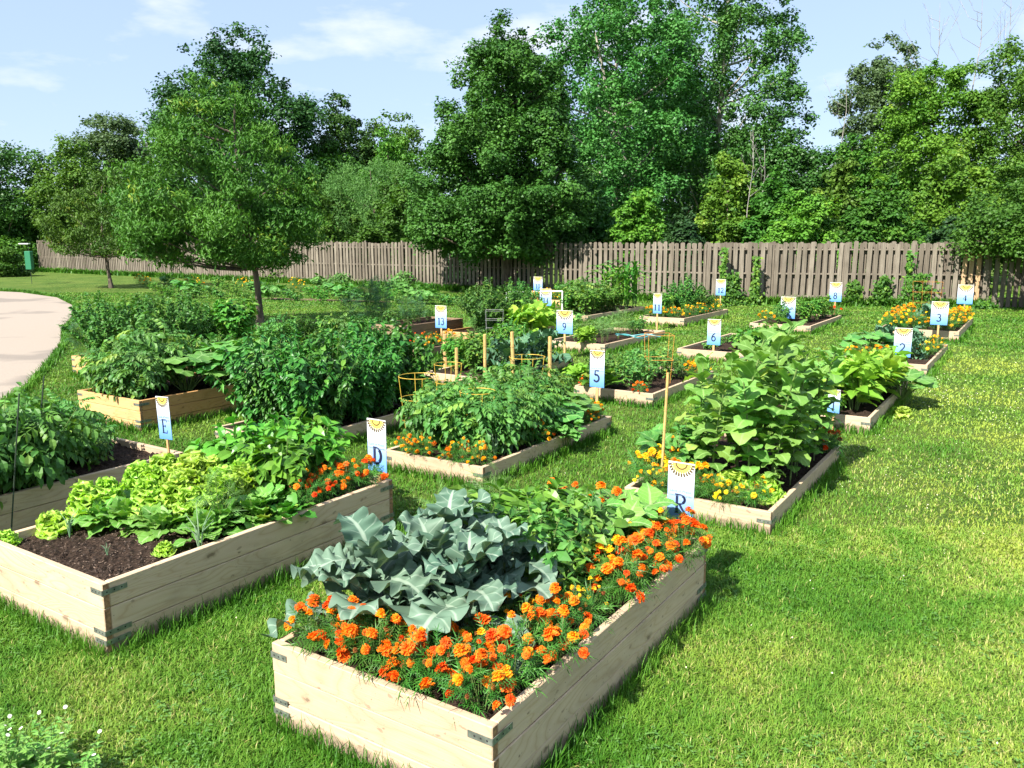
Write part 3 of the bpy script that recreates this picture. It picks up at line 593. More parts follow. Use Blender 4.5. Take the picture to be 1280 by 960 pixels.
t_.links.new(ramp(t_, s_[0], [(0.0, (0.025, 0.017, 0.012)), (0.6, (0.065, 0.042, 0.028)), (0.95, (0.16, 0.11, 0.075))]), p_.inputs['Base Color']); p_.inputs['Roughness'].default_value = 0.9; t_.links.new(p_.outputs[0], out_.inputs[0]); MULCH = m_
# ---------------------------------------------------------------- beds in the grid
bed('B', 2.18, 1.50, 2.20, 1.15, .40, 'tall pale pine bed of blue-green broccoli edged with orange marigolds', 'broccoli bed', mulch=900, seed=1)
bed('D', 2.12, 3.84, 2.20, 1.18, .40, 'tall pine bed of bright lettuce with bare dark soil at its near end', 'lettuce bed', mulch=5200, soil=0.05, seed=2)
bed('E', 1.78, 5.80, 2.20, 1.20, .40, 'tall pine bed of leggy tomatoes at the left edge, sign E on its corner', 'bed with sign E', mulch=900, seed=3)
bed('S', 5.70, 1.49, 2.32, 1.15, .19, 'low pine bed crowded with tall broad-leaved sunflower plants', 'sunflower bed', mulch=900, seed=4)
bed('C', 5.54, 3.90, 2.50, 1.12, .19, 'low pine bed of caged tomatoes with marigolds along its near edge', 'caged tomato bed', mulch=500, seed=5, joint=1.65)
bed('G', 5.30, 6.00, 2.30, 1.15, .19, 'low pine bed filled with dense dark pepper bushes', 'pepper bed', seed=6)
bed('O', 5.19, 8.30, 2.20, 1.23, .36, 'tall orange cedar bed with big squash leaves spilling over', 'cedar squash bed', nb=3, wl=ORNG_L, wc=ORNG_C, seed=7)
bed('Q', 6.90, 11.35, 2.60, 1.40, .33, 'cedar bed beside the path buried under a dark leafy bush', 'pathside bed', nb=2, wl=ORNG_L, wc=ORNG_C, seed=8)
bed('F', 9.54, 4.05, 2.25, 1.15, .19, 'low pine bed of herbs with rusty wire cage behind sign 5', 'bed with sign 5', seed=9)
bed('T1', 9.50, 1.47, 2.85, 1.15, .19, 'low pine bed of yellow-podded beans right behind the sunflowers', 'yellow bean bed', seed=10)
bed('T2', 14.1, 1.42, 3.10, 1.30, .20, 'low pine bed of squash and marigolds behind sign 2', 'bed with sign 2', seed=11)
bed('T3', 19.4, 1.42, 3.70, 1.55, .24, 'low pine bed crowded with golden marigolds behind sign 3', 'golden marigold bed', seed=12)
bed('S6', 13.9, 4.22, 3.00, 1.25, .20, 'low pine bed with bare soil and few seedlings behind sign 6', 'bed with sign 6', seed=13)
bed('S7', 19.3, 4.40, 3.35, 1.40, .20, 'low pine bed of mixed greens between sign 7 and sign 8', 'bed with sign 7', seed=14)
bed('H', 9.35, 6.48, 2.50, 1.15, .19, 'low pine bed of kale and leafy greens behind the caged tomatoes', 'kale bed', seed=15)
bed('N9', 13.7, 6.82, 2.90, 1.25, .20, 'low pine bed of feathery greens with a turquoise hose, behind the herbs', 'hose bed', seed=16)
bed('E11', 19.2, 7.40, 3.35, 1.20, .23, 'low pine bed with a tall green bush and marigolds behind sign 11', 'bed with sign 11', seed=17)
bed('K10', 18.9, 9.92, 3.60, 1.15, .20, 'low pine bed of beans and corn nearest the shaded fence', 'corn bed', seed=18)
bed('M', 11.25, 9.25, 1.5, 1.2, .20, 'weathered low bed with a patch of orange marigolds left of sign 13', 'weathered marigold bed', wl=OLD_L, wc=OLD_C, seed=19)
bed('M2', 12.6, 10.78, 2.0, .9, .42, 'weathered brown three-board bed behind the weathered marigold bed', 'weathered tall bed', nb=3, wl=OLD_L, wc=OLD_C, seed=20)
bed('N', 13.75, 9.55, 2.8, 1.15, .22, 'cedar bed under a big dark round bush beside sign 13', 'dark bush bed', wl=ORNG_L, wc=ORNG_C, seed=21)
bed('R', 23.2, 13.2, 3.4, 1.2, .22, 'farthest low bed of yellow marigolds by the shaded fence, under sign 10', 'farthest bed', wl=ORNG_L, wc=ORNG_C, seed=22)
# ---------------------------------------------------------------- fence
def fencemat(name, a, b, d):
    m, t, out = new_mat(name); p = N(t, 'ShaderNodeBsdfPrincipled'); tc = N(t, 'ShaderNodeTexCoord'); tt = tintattr(t)
    mp = N(t, 'ShaderNodeMapping'); mp.inputs['Scale'].default_value = (1, 1, 0.06); t.links.new(tc.outputs['Object'], mp.inputs[0])
    n = noise(t, mp.outputs[0], 38, 4, 0.6); n2 = noise(t, tc.outputs['Object'], 1.3, 4, 0.6)
    c = mixc(t, tt[0], a, b); c = mixc(t, math_(t, 'MULTIPLY', ramp(t, n, [(0.35, 1), (0.6, 0)]), 0.5), c, d)
    c = mixc(t, math_(t, 'MULTIPLY', ramp(t, n2, [(0.5, 0), (0.7, 1)]), 0.35), c, d)
    t.links.new(c, p.inputs['Base Color']); p.inputs['Roughness'].default_value = 0.9; p.inputs['Specular IOR Level'].default_value = 0.15
    bb = N(t, 'ShaderNodeBump'); bb.inputs['Strength'].default_value = 0.5; bb.inputs['Distance'].default_value = 0.01; t.links.new(n, bb.inputs['Height']); t.links.new(bb.outputs[0], p.inputs['Normal'])
    t.links.new(p.outputs[0], out.inputs[0]); return m
FGREY = fencemat('weathered_picket', (0.245, 0.212, 0.165), (0.135, 0.113, 0.086), (0.06, 0.048, 0.036))
FNEW = fencemat('fresh_picket', (0.52, 0.36, 0.22), (0.44, 0.28, 0.15), (0.32, 0.19, 0.10))
def fence(p0, p1, label, H=2.05, fresh=(), z0=0.0, seed=0, lean=0.0, Hend=None):
    r = np.random.default_rng(seed+900); p0, p1 = np.array(p0, float), np.array(p1, float); Lg = np.linalg.norm(p1-p0); a = math.atan2(*(p1-p0)[::-1])
    T = thing('picket_fence', label, 'fence', (*p0, z0), a); T['group'] = 'weathered picket fence runs'
    n = max(1, round(Lg/2.4)); sp = Lg/n; pw, pitch = 0.14, 0.222
    for k in range(n):
        m = MB(); x = k*sp; q = int(round(sp/pitch)); hk = H if Hend is None else H+(Hend-H)*(k+0.5)/n
        for i in range(q):
            for back in (0, 1):
                cx = x+(i+0.5+0.5*back)*sp/q; w = pw/2*(0.93+0.1*r.random()); h = hk+r.normal(0, 0.028); yy = 0.060 if back else -0.088; th = 0.018
                sl = r.normal(0, 0.010)+lean; f = 1 if (round(p0[0]+(cx)*cos(a), 1) and any(abs(cx-fx) < 0.10 for fx in fresh) and not back) else 0; tn = (r.random(), 0, 0)
                V = []
                for y in (yy, yy+th):
                    V += [(cx-w, y, 0.02), (cx+w, y, 0.02), (cx+w+sl*h, y, h-0.035), (cx+w-0.03+sl*h, y, h), (cx-w+0.03+sl*h, y, h), (cx-w+sl*h, y, h-0.035)]
                m.add(V, [(0, 1, 2, 5), (2, 3, 4, 5), (6, 11, 8, 7), (8, 11, 10, 9), (1, 7, 8, 2), (0, 5, 11, 6), (2, 8, 9, 3), (3, 9, 10, 4), (4, 10, 11, 5)], tn, f)
        m.build('picket_panel', [FGREY, FNEW], T)
        m = MB()
        for z in (0.28, 1.02, hk-0.25): m.box((x+0.05, -0.069, z), (x+sp-0.05, 0.058, z+0.05), (r.random(), 0, 0))
        m.build('rail', FGREY, T)
    for k in range(n+1):
        m = MB(); x = k*sp; m.box((x-0.045, -0.026, 0), (x+0.045, 0.026, H-0.05), (r.random(), 0, 0)); m.build('post', FGREY, T)
    return T
FA, FB, FC, FD = (15.25, 26.3), (6.6, 28.2), (-5.0, 37.6), (-33.5, 58.5)
fence((40, 27.5), (15.45, 26.28), 'shaded right end of the picket fence under overhanging branches', 1.9, seed=1)
fence(FB, FA, 'sunlit right run of the picket fence with two fresh boards', 2.07, fresh=(8.05, 8.27, 8.5), seed=2)
fence(FC, FB, 'middle run of the picket fence in deep tree shade', 2.05, seed=3)
fence(FD, FC, 'long left run of the picket fence receding behind the young trees', 2.2, seed=4, Hend=2.05)
# ---------------------------------------------------------------- trees
TW = leaf(2, 2, ell, 0.34, 0.35, 0.7)
TL = (np.array([(0, 0, 0), (-0.33, 0.5, 0.10), (0.33, 0.5, 0.10), (0, 1.0, -0.12)]), np.array([(0, 2, 1), (1, 2, 3)]), np.array([(0, 0, 0), (0, 1, .5), (0, 1, .5), (0, 0, 1)]))
def tm(n, a, b, c=None, tr=0.3, rough=0.5): return leafmat(n, a, b, c, trans=tr, rough=rough, spec=0.22)
M_TREE = {'dark': tm('dark_tree_leaf', (0.022, 0.078, 0.014), (0.062, 0.16, 0.026), None, 0.2, 0.42), 'mid': tm('mid_tree_leaf', (0.032, 0.105, 0.014), (0.085, 0.20, 0.024), (0.14, 0.26, 0.03)),
          'bright': tm('bright_tree_leaf', (0.05, 0.14, 0.02), (0.12, 0.25, 0.03), (0.2, 0.3, 0.04)), 'pear': tm('pear_tree_leaf', (0.022, 0.092, 0.012), (0.07, 0.19, 0.028), None, 0.18, 0.5),
          'young': tm('young_tree_leaf', (0.028, 0.095, 0.010), (0.085, 0.19, 0.018), (0.24, 0.27, 0.025), 0.2, 0.5), 'pale': tm('pale_tree_leaf', (0.06, 0.14, 0.03), (0.12, 0.22, 0.05)),
          'cotton': tm('cottonwood_leaf', (0.034, 0.12, 0.022), (0.095, 0.22, 0.045), None, 0.22, 0.4), 'vine': tm('vine_leaf', (0.06, 0.17, 0.018), (0.15, 0.29, 0.03), (0.26, 0.34, 0.04)),
          'grey': tm('grey_green_leaf', (0.06, 0.12, 0.045), (0.12, 0.20, 0.08)), 'dusk': tm('tall_tree_leaf', (0.014, 0.058, 0.012), (0.042, 0.115, 0.022), None, 0.2, 0.5), 'deep': tm('shade_tree_leaf', (0.012, 0.045, 0.012), (0.035, 0.09, 0.022), None, 0.2)}
def crown_pts(r, prof, hc, n, bias=0.5):
    ts = np.array([p[0] for p in prof]); rs = np.array([p[1] for p in prof]); out = []
    tg = np.linspace(0, 1, 60); w = np.interp(tg, ts, rs)**1.4+1e-4; w /= w.sum()
    for k in range(n):
        t = r.choice(tg, p=w)+r.random()*0.016; R = np.interp(t, ts, rs); a = k*2.399+r.random()*1.2; f = bias+(1.06-bias)*math.sqrt(r.random())
        if r.random() < 0.22: f *= r.random()
        out.append((R*f*cos(a), R*f*sin(a), t*hc, R))
    return out
def tree(name, label, X, Y, h, zc, prof, mat, ncl, cr, nlf, ls, trunk=0.15, seed=0, bias=0.5, flat=0.75, bark=BARK, cat='tree', lean=(0, 0), nbr=14, tpl=TL, group=None, up=0.7, drp=0.25, cx=0.0, fill=0.12):
    r = np.random.default_rng(seed+3000); T = thing(name, label, cat, (X, Y, 0), 0, group); hc = h-zc
    pts = crown_pts(r, prof, hc, ncl, bias); lf = MB(); tb = MB(); ztop = zc+hc*0.82
    def tp(z): f = z/h; return np.array([lean[0]*f+0.12*sin(5*f+seed), lean[1]*f+0.1*sin(4*f+2*seed), z])
    zz = np.linspace(0, ztop, 12); tr = np.array([tp(z) for z in zz]); rr = trunk*(0.45*np.exp(-zz*7)+1-0.82*zz/ztop); tb.tube(tr, rr, 9, (0.5, 0, 0))
    C = []; 
    for i, (x, y, z, R) in enumerate(pts):
        c = np.array([x+lean[0]*(zc+z)/h+cx, y+lean[1]*(zc+z)/h, zc+z])
        s = cr*(0.42+0.80*r.random()**1.3)*min(1.15, 0.45+0.55*R/max(p[1] for p in prof)); C.append((c, s))
        if i < nbr:
            zb = max(zc*0.97, min(ztop*0.95, c[2]-(0.3+0.5*r.random())*math.hypot(x, y)*1.1)); b = tp(zb); m = (b+c)/2+[0, 0, -0.12*np.linalg.norm(c-b)]
            t = np.linspace(0, 1, 6)[:, None]; cc = (1-t)**2*b+2*t*(1-t)*m+t*t*c; tb.tube(cc, np.linspace(trunk*0.38, trunk*0.07, 6), 5, (0.5, 0, 0))
    wgt = np.array([s**2 for _, s in C]); cnt = np.maximum(8, (wgt/wgt.sum()*nlf)).astype(int)
    for (c, s), k in zip(C, cnt):
        d = r.normal(0, 1, (k, 3)); d /= np.linalg.norm(d, axis=1)[:, None]; ax = np.array([1+0.35*r.normal(), 1+0.35*r.normal(), flat*(1+0.15*r.normal())]); ax = np.clip(ax, 0.45, 1.7)
        sub = 1+0.22*np.sin(d[:, 0]*4.1+c[0]*9)+0.22*np.sin(d[:, 1]*4.7+c[1]*7)+0.18*np.sin(d[:, 2]*5.3+c[2]*5)
        rad_ = (0.25+0.80*r.random(k)**0.45)*sub; P = c+d*ax*s*rad_[:, None]
        dd = r.normal(0, 1, (k, 3)); dd[:, 2] = dd[:, 2]*0.4-drp; Nn = d*0.75+[0, 0, up]+r.normal(0, 0.4, (k, 3))
        tone = np.clip(0.62*r.random()+0.38*r.random(k), 0, 1)
        lf.inst(tpl, frames(dd, Nn, ls*(0.7+0.6*r.random(k))), P, tone)
    ki = int(nlf*fill); ts_ = np.array([p[0] for p in prof]); rs_ = np.array([p[1] for p in prof]); ti = r.random(ki)*0.88; Ri = np.interp(ti, ts_, rs_)*0.68*np.sqrt(r.random(ki)); ai = r.random(ki)*6.283
    Pi = np.stack([Ri*np.cos(ai)+lean[0]*(zc+ti*hc)/h+cx, Ri*np.sin(ai)+lean[1]*(zc+ti*hc)/h, zc+ti*hc], 1); lf.inst(tpl, frames(r.normal(0, 1, (ki, 3))-[0, 0, drp], r.normal(0, 1, (ki, 3))+[0, 0, .5], ls*1.15*(0.7+0.6*r.random(ki))), Pi, r.random(ki)*.8)
    lf.build('crown', M_TREE[mat], T); tb.build('trunk', bark, T, smooth=True); return T
def at_tree(x0, x1, ytop, Y, **k):
    """pixel span of a crown -> (X, height, half width) at depth Y"""
    a = py(x0, 300, Y); b = py(x1, 300, Y); t = py((x0+x1)/2, ytop, Y); return (a[0]+b[0])/2, t[2], (b[0]-a[0])/2
ROUND = [(0, .45), (.15, .8), (.4, 1), (.65, .88), (.85, .55), (1, .15)]
OVAL = [(0, .35), (.2, .8), (.45, 1), (.7, .8), (.88, .45), (1, .1)]
PEAR = [(0, .72), (.1, .97), (.25, 1), (.4, .84), (.6, .66), (.8, .5), (.92, .32), (1, .1)]
TALL = [(0, .6), (.2, .9), (.5, 1), (.75, .8), (.92, .5), (1, .2)]
MOUND = [(0, 1), (.3, .98), (.6, .8), (.85, .5), (1, .12)]
def P(prof, R): return [(t, r*R) for t, r in prof]
# two young lawn trees
X, h, R = at_tree(146, 428, 92, 19.7); YOUNG = leaf(2, 2, lance, 0.19, 0.3, 0.8)
tree('young_tree', 'larger young shade tree on the lawn with a slim bare trunk', px(319, 412)[0], 19.7, h, 1.5, P([(0, .5), (.1, .86), (.28, 1), (.5, .85), (.72, .58), (.9, .32), (1, .08)], R*0.85), 'young', 230, 0.46, 42000, 0.125, 0.085, 1, 0.55, 0.6, nbr=40, fill=.05, tpl=YOUNG, cx=-0.55, lean=(-0.1, 0), drp=0.6)
X, h, R = at_tree(64, 204, 206, 37.5)
tree('young_tree', 'smaller young tree near the path with a thin dark trunk', px(137, 360)[0], 37.7, h, 1.45, P([(0, .6), (.15, 1), (.4, .95), (.7, .6), (1, .12)], R*0.95), 'young', 110, 0.48, 16000, 0.17, 0.085, 2, 0.5, 0.65, fill=.05, nbr=20, tpl=YOUNG, drp=0.6, cx=-0.1)
# woods behind the fence
def bt(label, x0, x1, yt, Y, prof, mat, ncl, crf, nlf, ls, seed, name='tree', zc=0.6, **k):
    X, h, R = at_tree(x0, x1, yt, Y); return tree(name, label, X, Y, h, zc, P(prof, R*1.0), mat, int(ncl*1.5), R*crf*.95, int(nlf*2.3), ls*.93, k.pop('trunk', 0.16), seed, group='trees beyond the fence' if name == 'tree' else 'shrubs beyond the fence', **k)
bt('dark low tree at the far left edge behind the fence', -90, 72, 152, 61, ROUND, 'dark', 70, .30, 9000, .26, 11)
bt('bright green small tree between the dark left tree and the small young tree', 50, 146, 163, 61, OVAL, 'bright', 60, .34, 7000, .24, 12)
bt('dark tree peeking behind the small young tree at the fence', 84, 236, 232, 66, MOUND, 'mid', 60, .30, 7000, .27, 13)
bt('airy round-topped tree standing high above the small young tree', 112, 194, 140, 72, [(0, .3), (.4, .5), (.6, .9), (.8, 1), (.93, .7), (1, .3)], 'grey', 64, .36, 6500, .27, 14, bias=.35)
bt('dense dark tree behind the cottonwoods', 690, 905, 70, 62, ROUND, 'deep', 120, .24, 16000, .27, 33)
bt('tall dark tree rising behind the larger young tree', 212, 396, 34, 58, [(0, .8), (.3, .95), (.6, 1), (.8, .8), (.92, .55), (1, .2)], 'dusk', 150, .24, 26000, .25, 15)
bt('deep green tree left of the tall dark tree behind the fence', 150, 262, 186, 60, MOUND, 'mid', 80, .3, 9000, .25, 16)
bt('narrow dark treetop right of the tall dark tree', 392, 474, 120, 63, TALL, 'dark', 80, .34, 9000, .25, 17)
bt('rounded green treetop left of the tall pyramid-shaped tree', 440, 556, 134, 66, ROUND, 'mid', 80, .30, 9000, .27, 18)
bt('broad green tree filling the gap right of the tall dark tree', 352, 470, 172, 60, ROUND, 'mid', 90, .28, 11000, .24, 31)
bt('low leafy tree between the narrow treetop and the pyramid-shaped tree', 440, 540, 158, 58, MOUND, 'bright', 80, .28, 10000, .24, 32)
bt('pale willowy tree with soft foliage below the dark treetops', 396, 540, 186, 47, ROUND, 'pale', 110, .24, 18000, .15, 19, tpl=YOUNG, drp=1.0, up=.4)
bt('tall pyramid-shaped glossy tree overhanging the middle of the fence', 522, 742, 16, 33.6, PEAR, 'pear', 250, .185, 52000, .145, 20, zc=1.5, trunk=.22, bias=.45, nbr=30)
bt('tall cottonwood with a slanting pale trunk behind the fence', 668, 868, -60, 46, TALL, 'cotton', 190, .18, 26000, .19, 21, bark=BARK_PALE, nbr=30, bias=.45, trunk=.2, zc=2)
bt('tallest cottonwood with loose upright branches left of the sky gap', 788, 1002, -90, 50, [(0, .85), (.25, 1), (.45, .92), (.65, .84), (.85, .7), (1, .4)], 'cotton', 200, .165, 25000, .20, 22, fill=.08, bark=BARK_PALE, nbr=40, bias=.4, trunk=.22, zc=2)
bt('leafy tree closing the left side of the sky gap', 880, 1014, 128, 43, ROUND, 'dark', 90, .26, 14000, .18, 23)
bt('loose grey-green tree right of the sky gap', 1034, 1150, 46, 54, [(0, .7), (.3, .9), (.55, 1), (.8, .8), (.93, .5), (1, .1)], 'grey', 150, .22, 16000, .21, 24, bias=.4, nbr=26)
bt('bright vine-covered tree in the right group', 1086, 1226, 68, 43, [(0, .9), (.4, 1), (.7, .85), (.9, .6), (1, .25)], 'vine', 140, .22, 22000, .17, 25, bias=.45, nbr=24)
bt('tall yellow-green tree at the right edge of the photo', 1196, 1360, 22, 40, TALL, 'bright', 160, .2, 24000, .16, 26, nbr=26)
bt('deep green tree filling behind the loose grey-green tree', 1006, 1110, 168, 47, MOUND, 'mid', 90, .26, 13000, .19, 27)
bt('dark overhanging tree above the shaded right fence end', 1234, 1500, 160, 25.0, MOUND, 'mid', 150, .18, 26000, .12, 28, zc=1.75)
bt('leafy shrub standing in front of the fence at the far left edge', -40, 24, 300, 50, MOUND, 'mid', 30, .3, 4000, .16, 29, name='shrub', zc=.1, trunk=.04, cat='shrub')
sh = [(350, 470, 232, 45, 'mid', 'low green shrub behind the fence right of the large young tree'), (452, 560, 218, 43.5, 'mid', 'blue-green shrub left under the pyramid-shaped tree'),
      (700, 776, 214, 36, 'cotton', 'glossy shrub right of the pyramid-shaped tree'), (764, 836, 222, 33.5, 'vine', 'lime green shrub glowing below the slanting pale trunk'),
      (826, 884, 262, 32.5, 'deep', 'small dark shrub right of the lime green shrub'), (866, 952, 182, 35.5, 'vine', 'yellow-green shrub with bare twigs rising through it'), (926, 1004, 206, 34, 'mid', 'vine-draped shrub arching below the sky gap'),
      (956, 1052, 232, 31.5, 'vine', 'broad light green mound shrub above the sunlit fence'), (1010, 1082, 192, 35.5, 'bright', 'rounded bright shrub directly under the sky gap'),
      (1052, 1158, 222, 32, 'mid', 'wide green shrub above the right fence boards'), (1128, 1236, 166, 34, 'vine', 'tall tangled vine shrub left of the overhanging dark tree'), (1150, 1232, 268, 30, 'deep', 'dark low shrub just above the fresh fence boards'),
      (560, 660, 262, 39.5, 'deep', 'dark shrub hidden behind the pyramid-shaped tree'), (-30, 60, 250, 60, 'mid', 'low shrub at the far left fence end'), (205, 330, 250, 52, 'deep', 'dark shrub behind the larger young tree')]
for i, (x0, x1, yt, Y, mt, lb) in enumerate(sh):
    bt(lb, x0, x1, yt, Y, MOUND, mt, 60, .26, 9000 if Y < 40 else 7000, .10+.0022*Y, 40+i, name='shrub', zc=.2, trunk=.05, cat='shrub')
# a far wood behind them, one mass
r_ = np.random.default_rng(5); fw = MB()
for k in range(150):
    X_ = -95+170*k/150+r_.normal(0, 2); Y_ = 84+r_.normal(0, 3); hh = 6.5+2.0*sin(k*.7)+1.5*r_.random()
    n_ = 330; d = r_.normal(0, 1, (n_, 3)); d /= np.linalg.norm(d, axis=1)[:, None]; Pp = np.array([X_, Y_, hh*.5])+d*[2.4, 2, hh*.5]*(0.5+.55*r_.random((n_, 1)))
    fw.inst(TL, frames(r_.normal(0, 1, (n_, 3)), d+[0, 0, .6], 0.55+.4*r_.random(n_)), Pp, r_.random(n_))
tag(fw.build('far_wood', M_TREE['dark']), 'dark band of woodland closing the view behind the fence', 'woodland', kind='stuff')
# bare dead branches above the right trees and the snag on the left
def bare(label, x, y0, y1, Y, seed, n=9, spread=.35, r0=.05):
    r = np.random.default_rng(seed+77); b = py(x, y0, Y); t = py(x, y1, Y); T = MB(); h = t[2]-b[2]
    r0 *= .6; T.tube([(0, 0, -b[2]), (0, 0, 0), (0.05*h, 0, h*.55), (0.02*h, 0, h)], [r0*1.8, r0, r0*.6, .008], 6)
    for k in range(n):
        z = h*(.15+.75*k/n); a = r.random()*6.28; l = spread*h*(1.1-.8*z/h)*(.6+.6*r.random()); e = np.array([l*cos(a), l*sin(a), z+l*(1.1+.5*r.random())]); m = np.array([.5*l*cos(a), .5*l*sin(a), z+.35*l])
        T.tube([(0.04*h*min(1, z/h*2), 0, z), m, e], [r0*.45, r0*.3, .006], 4)
        for q in range(3):
            f = .4+.2*q; s0 = m*(1-f)+e*f; a2 = a+r.normal(0, .9); T.tube([s0, s0+np.array([cos(a2)*.25*l, sin(a2)*.25*l, .3*l])], [r0*.18, .004], 3)
    return tag(T.build('dead_tree', DEADWOOD, loc=(b[0], Y, b[2])), label, 'dead tree', 'bare dead trees')
bare('bare twigs poking above the bright vine-covered tree', 1162, 130, 4, 46, 1); bare('bare twigs poking above the right edge trees, left one', 1214, 120, -6, 44, 2); bare('bare twigs poking above the right edge trees, right one', 1250, 110, -12, 46, 3)
bare('grey snag left of the tall dark tree', 204, 230, 112, 62, 4, 12, .3, .08); bare('thin bare sapling rising from the yellow-green shrub', 934, 262, 158, 34.5, 5, 8, .25, .03); bare('forked bare stem beside the thin bare sapling', 950, 262, 182, 34.8, 6, 6, .3, .03)
bare('crooked dead branch reaching into the sky gap', 1050, 190, 96, 49, 7, 5, .4, .05)
sl = MB(); pa, pb, pc, pd = [np.array(py(*q)) for q in ((792, 250, 45), (783, 208, 45), (760, 120, 45), (744, 40, 45))]; sl.tube([pa*[1, 1, 0]+[.9, 0, 0], pa, pb, pc, pd], [.2, .15, .13, .10, .05], 8)
for (q0, q1) in ((pb, (808, 150, 45)), (pc, (738, 92, 45)), (pc, (775, 70, 45)), (pb*.5+pc*.5, (752, 150, 45))): q1 = np.array(py(*q1)); sl.tube([q0, (q0+q1)/2+[0, 0, -.1], q1], [.07, .045, .015], 5)
tag(sl.build('bare_trunk', BARK_PALE), 'slanting pale bare trunk in front of the cottonwood', 'tree trunk')
# ---------------------------------------------------------------- signs
m_, t_, out_ = new_mat('sign_print'); p_ = N(t_, 'ShaderNodeBsdfPrincipled'); s_ = tintattr(t_)
t_.links.new(ramp(t_, s_[2], [(0.0, (0.09, 0.25, 0.58)), (0.30, (0.20, 0.36, 0.62)), (0.52, (0.36, 0.48, 0.66)), (0.68, (0.62, 0.65, 0.70)), (1.0, (0.66, 0.66, 0.64))]), p_.inputs['Base Color'])
p_.inputs['Roughness'].default_value = 0.4; t_.links.new(p_.outputs[0], out_.inputs[0]); SIGNM = m_
INK = plain('navy_ink', (0.012, 0.02, 0.06), 0.5, var=0.02); SUNY = plain('sun_yellow', (0.66, 0.48, 0.09), 0.5, var=0.03); RAY = plain('ray_brown', (0.10, 0.07, 0.03), 0.5, var=0.05); FAINT = plain('faint_print', (0.16, 0.22, 0.34), 0.5, var=0.02)
STAKE = plain('pine_stake', (0.55, 0.33, 0.14), 0.75, var=0.2, scale=20, stretch=(1, 1, .1)); BAMBOO = plain('bamboo', (0.50, 0.34, 0.12), 0.55, var=0.18, scale=12)
def arc(cx, cy, rx, ry, a0, a1, n=9): return [(cx+rx*cos(rad(a0+(a1-a0)*i/n)), cy+ry*sin(rad(a0+(a1-a0)*i/n))) for i in range(n+1)]
TH, TK = 0.045, 0.115        # thin and thick strokes of a serif face, letter height 1
GL = {'B': [([(.12, 0), (.12, 1)], TK), ([(0, 1), (.3, 1)]+arc(.30, .77, .27, .23, 90, -90)+[(.12, .54)], .07), ([(.12, .54), (.3, .54)]+arc(.32, .27, .30, .27, 90, -90)+[(0, 0)], .07), (arc(.31, .77, .25, .2, 60, -60), .10), (arc(.33, .27, .28, .24, 60, -60), .11)],
      'R': [([(.12, 0), (.12, 1)], TK), ([(0, 1), (.3, 1)]+arc(.30, .75, .28, .25, 90, -90)+[(.12, .5)], .06), (arc(.31, .75, .26, .22, 60, -60), .11), ([(.26, .5), (.42, .25), (.62, .0)], .10), ([(0, 0), (.26, 0)], TH), ([(.54, 0), (.74, 0)], TH)],
      'D': [([(.12, 0), (.12, 1)], TK), ([(0, 1), (.25, 1)]+arc(.25, .5, .42, .5, 90, -90, 14)+[(0, 0)], .06), (arc(.27, .5, .38, .45, 55, -55), .12)],
      'E': [([(.12, 0), (.12, 1)], TK), ([(0, 1), (.58, 1), (.60, .82)], .055), ([(.12, .52), (.44, .52)], .055), ([(.44, .62), (.44, .42)], .04), ([(0, 0), (.60, 0), (.63, .2)], .055)],
      '1': [([(.3, 0), (.3, 1)], .12), ([(.1, .84), (.3, .98)], .05), ([(.1, 0), (.5, 0)], TH)],
      '2': [(arc(.29, .72, .24, .27, 165, -30, 12)+[(.38, .42), (.04, .03)], .08), ([(.03, .045), (.52, .045), (.58, .18)], .10)],
      '3': [(arc(.27, .76, .22, .23, 150, -90, 10), .075), (arc(.26, .28, .27, .28, 90, -150, 12), .095)],
      '4': [([(.42, 0), (.42, 1), (.02, .3), (.60, .3)], .065), ([(.42, 0), (.42, .95)], .11)],
      '5': [([(.50, .97), (.14, .97), (.10, .56)], .075), (arc(.25, .31, .27, .30, 118, -150, 13), .095)],
      '6': [([(.50, .98), (.22, .80), (.06, .45)]+arc(.29, .29, .24, .28, 170, 520, 16), .085)],
      '7': [([(.04, .80), (.08, .95), (.56, .95), (.36, .5), (.24, 0)], .09)],
      '8': [(arc(.29, .76, .20, .22, 0, 360, 14), .075), (arc(.29, .27, .25, .27, 0, 360, 14), .09)],
      '9': [(arc(.29, .70, .24, .28, 0, 360, 14), .085), ([(.53, .7), (.50, .40), (.34, .14), (.10, .02)], .075)],
      '0': [(arc(.29, .5, .25, .48, 0, 360, 16), .085)]}
def stroke(m, pts, w, ox, oz, sx, sz, y):
    """ribbon along a polyline on the sign's face"""
    p = np.array([(ox+a*sx, oz+b*sz) for a, b in pts]); w = w*sz
    d = np.gradient(p, axis=0); d /= np.linalg.norm(d, axis=1)[:, None]+1e-9; nrm = np.stack([-d[:, 1], d[:, 0]], 1)*w/2
    if len(p) == 2: e = d*0
    V = [(q[0], y, q[1]) for q in (p+nrm)]+[(q[0], y, q[1]) for q in (p-nrm)]; k = len(p); m.add(V, [(i, i+1, k+i+1, k+i) for i in range(k-1)])
def text_mesh(txt, size):
    c = bpy.data.curves.new('lettering', 'FONT'); c.body = txt; c.size = size; c.align_x = 'CENTER'; o = bpy.data.objects.new('tmp', c); COL.objects.link(o)
    dg = bpy.context.evaluated_depsgraph_get(); me = bpy.data.meshes.new_from_object(o.evaluated_get(dg)); bpy.data.objects.remove(o); me.materials.clear(); me.materials.append(FAINT); return me
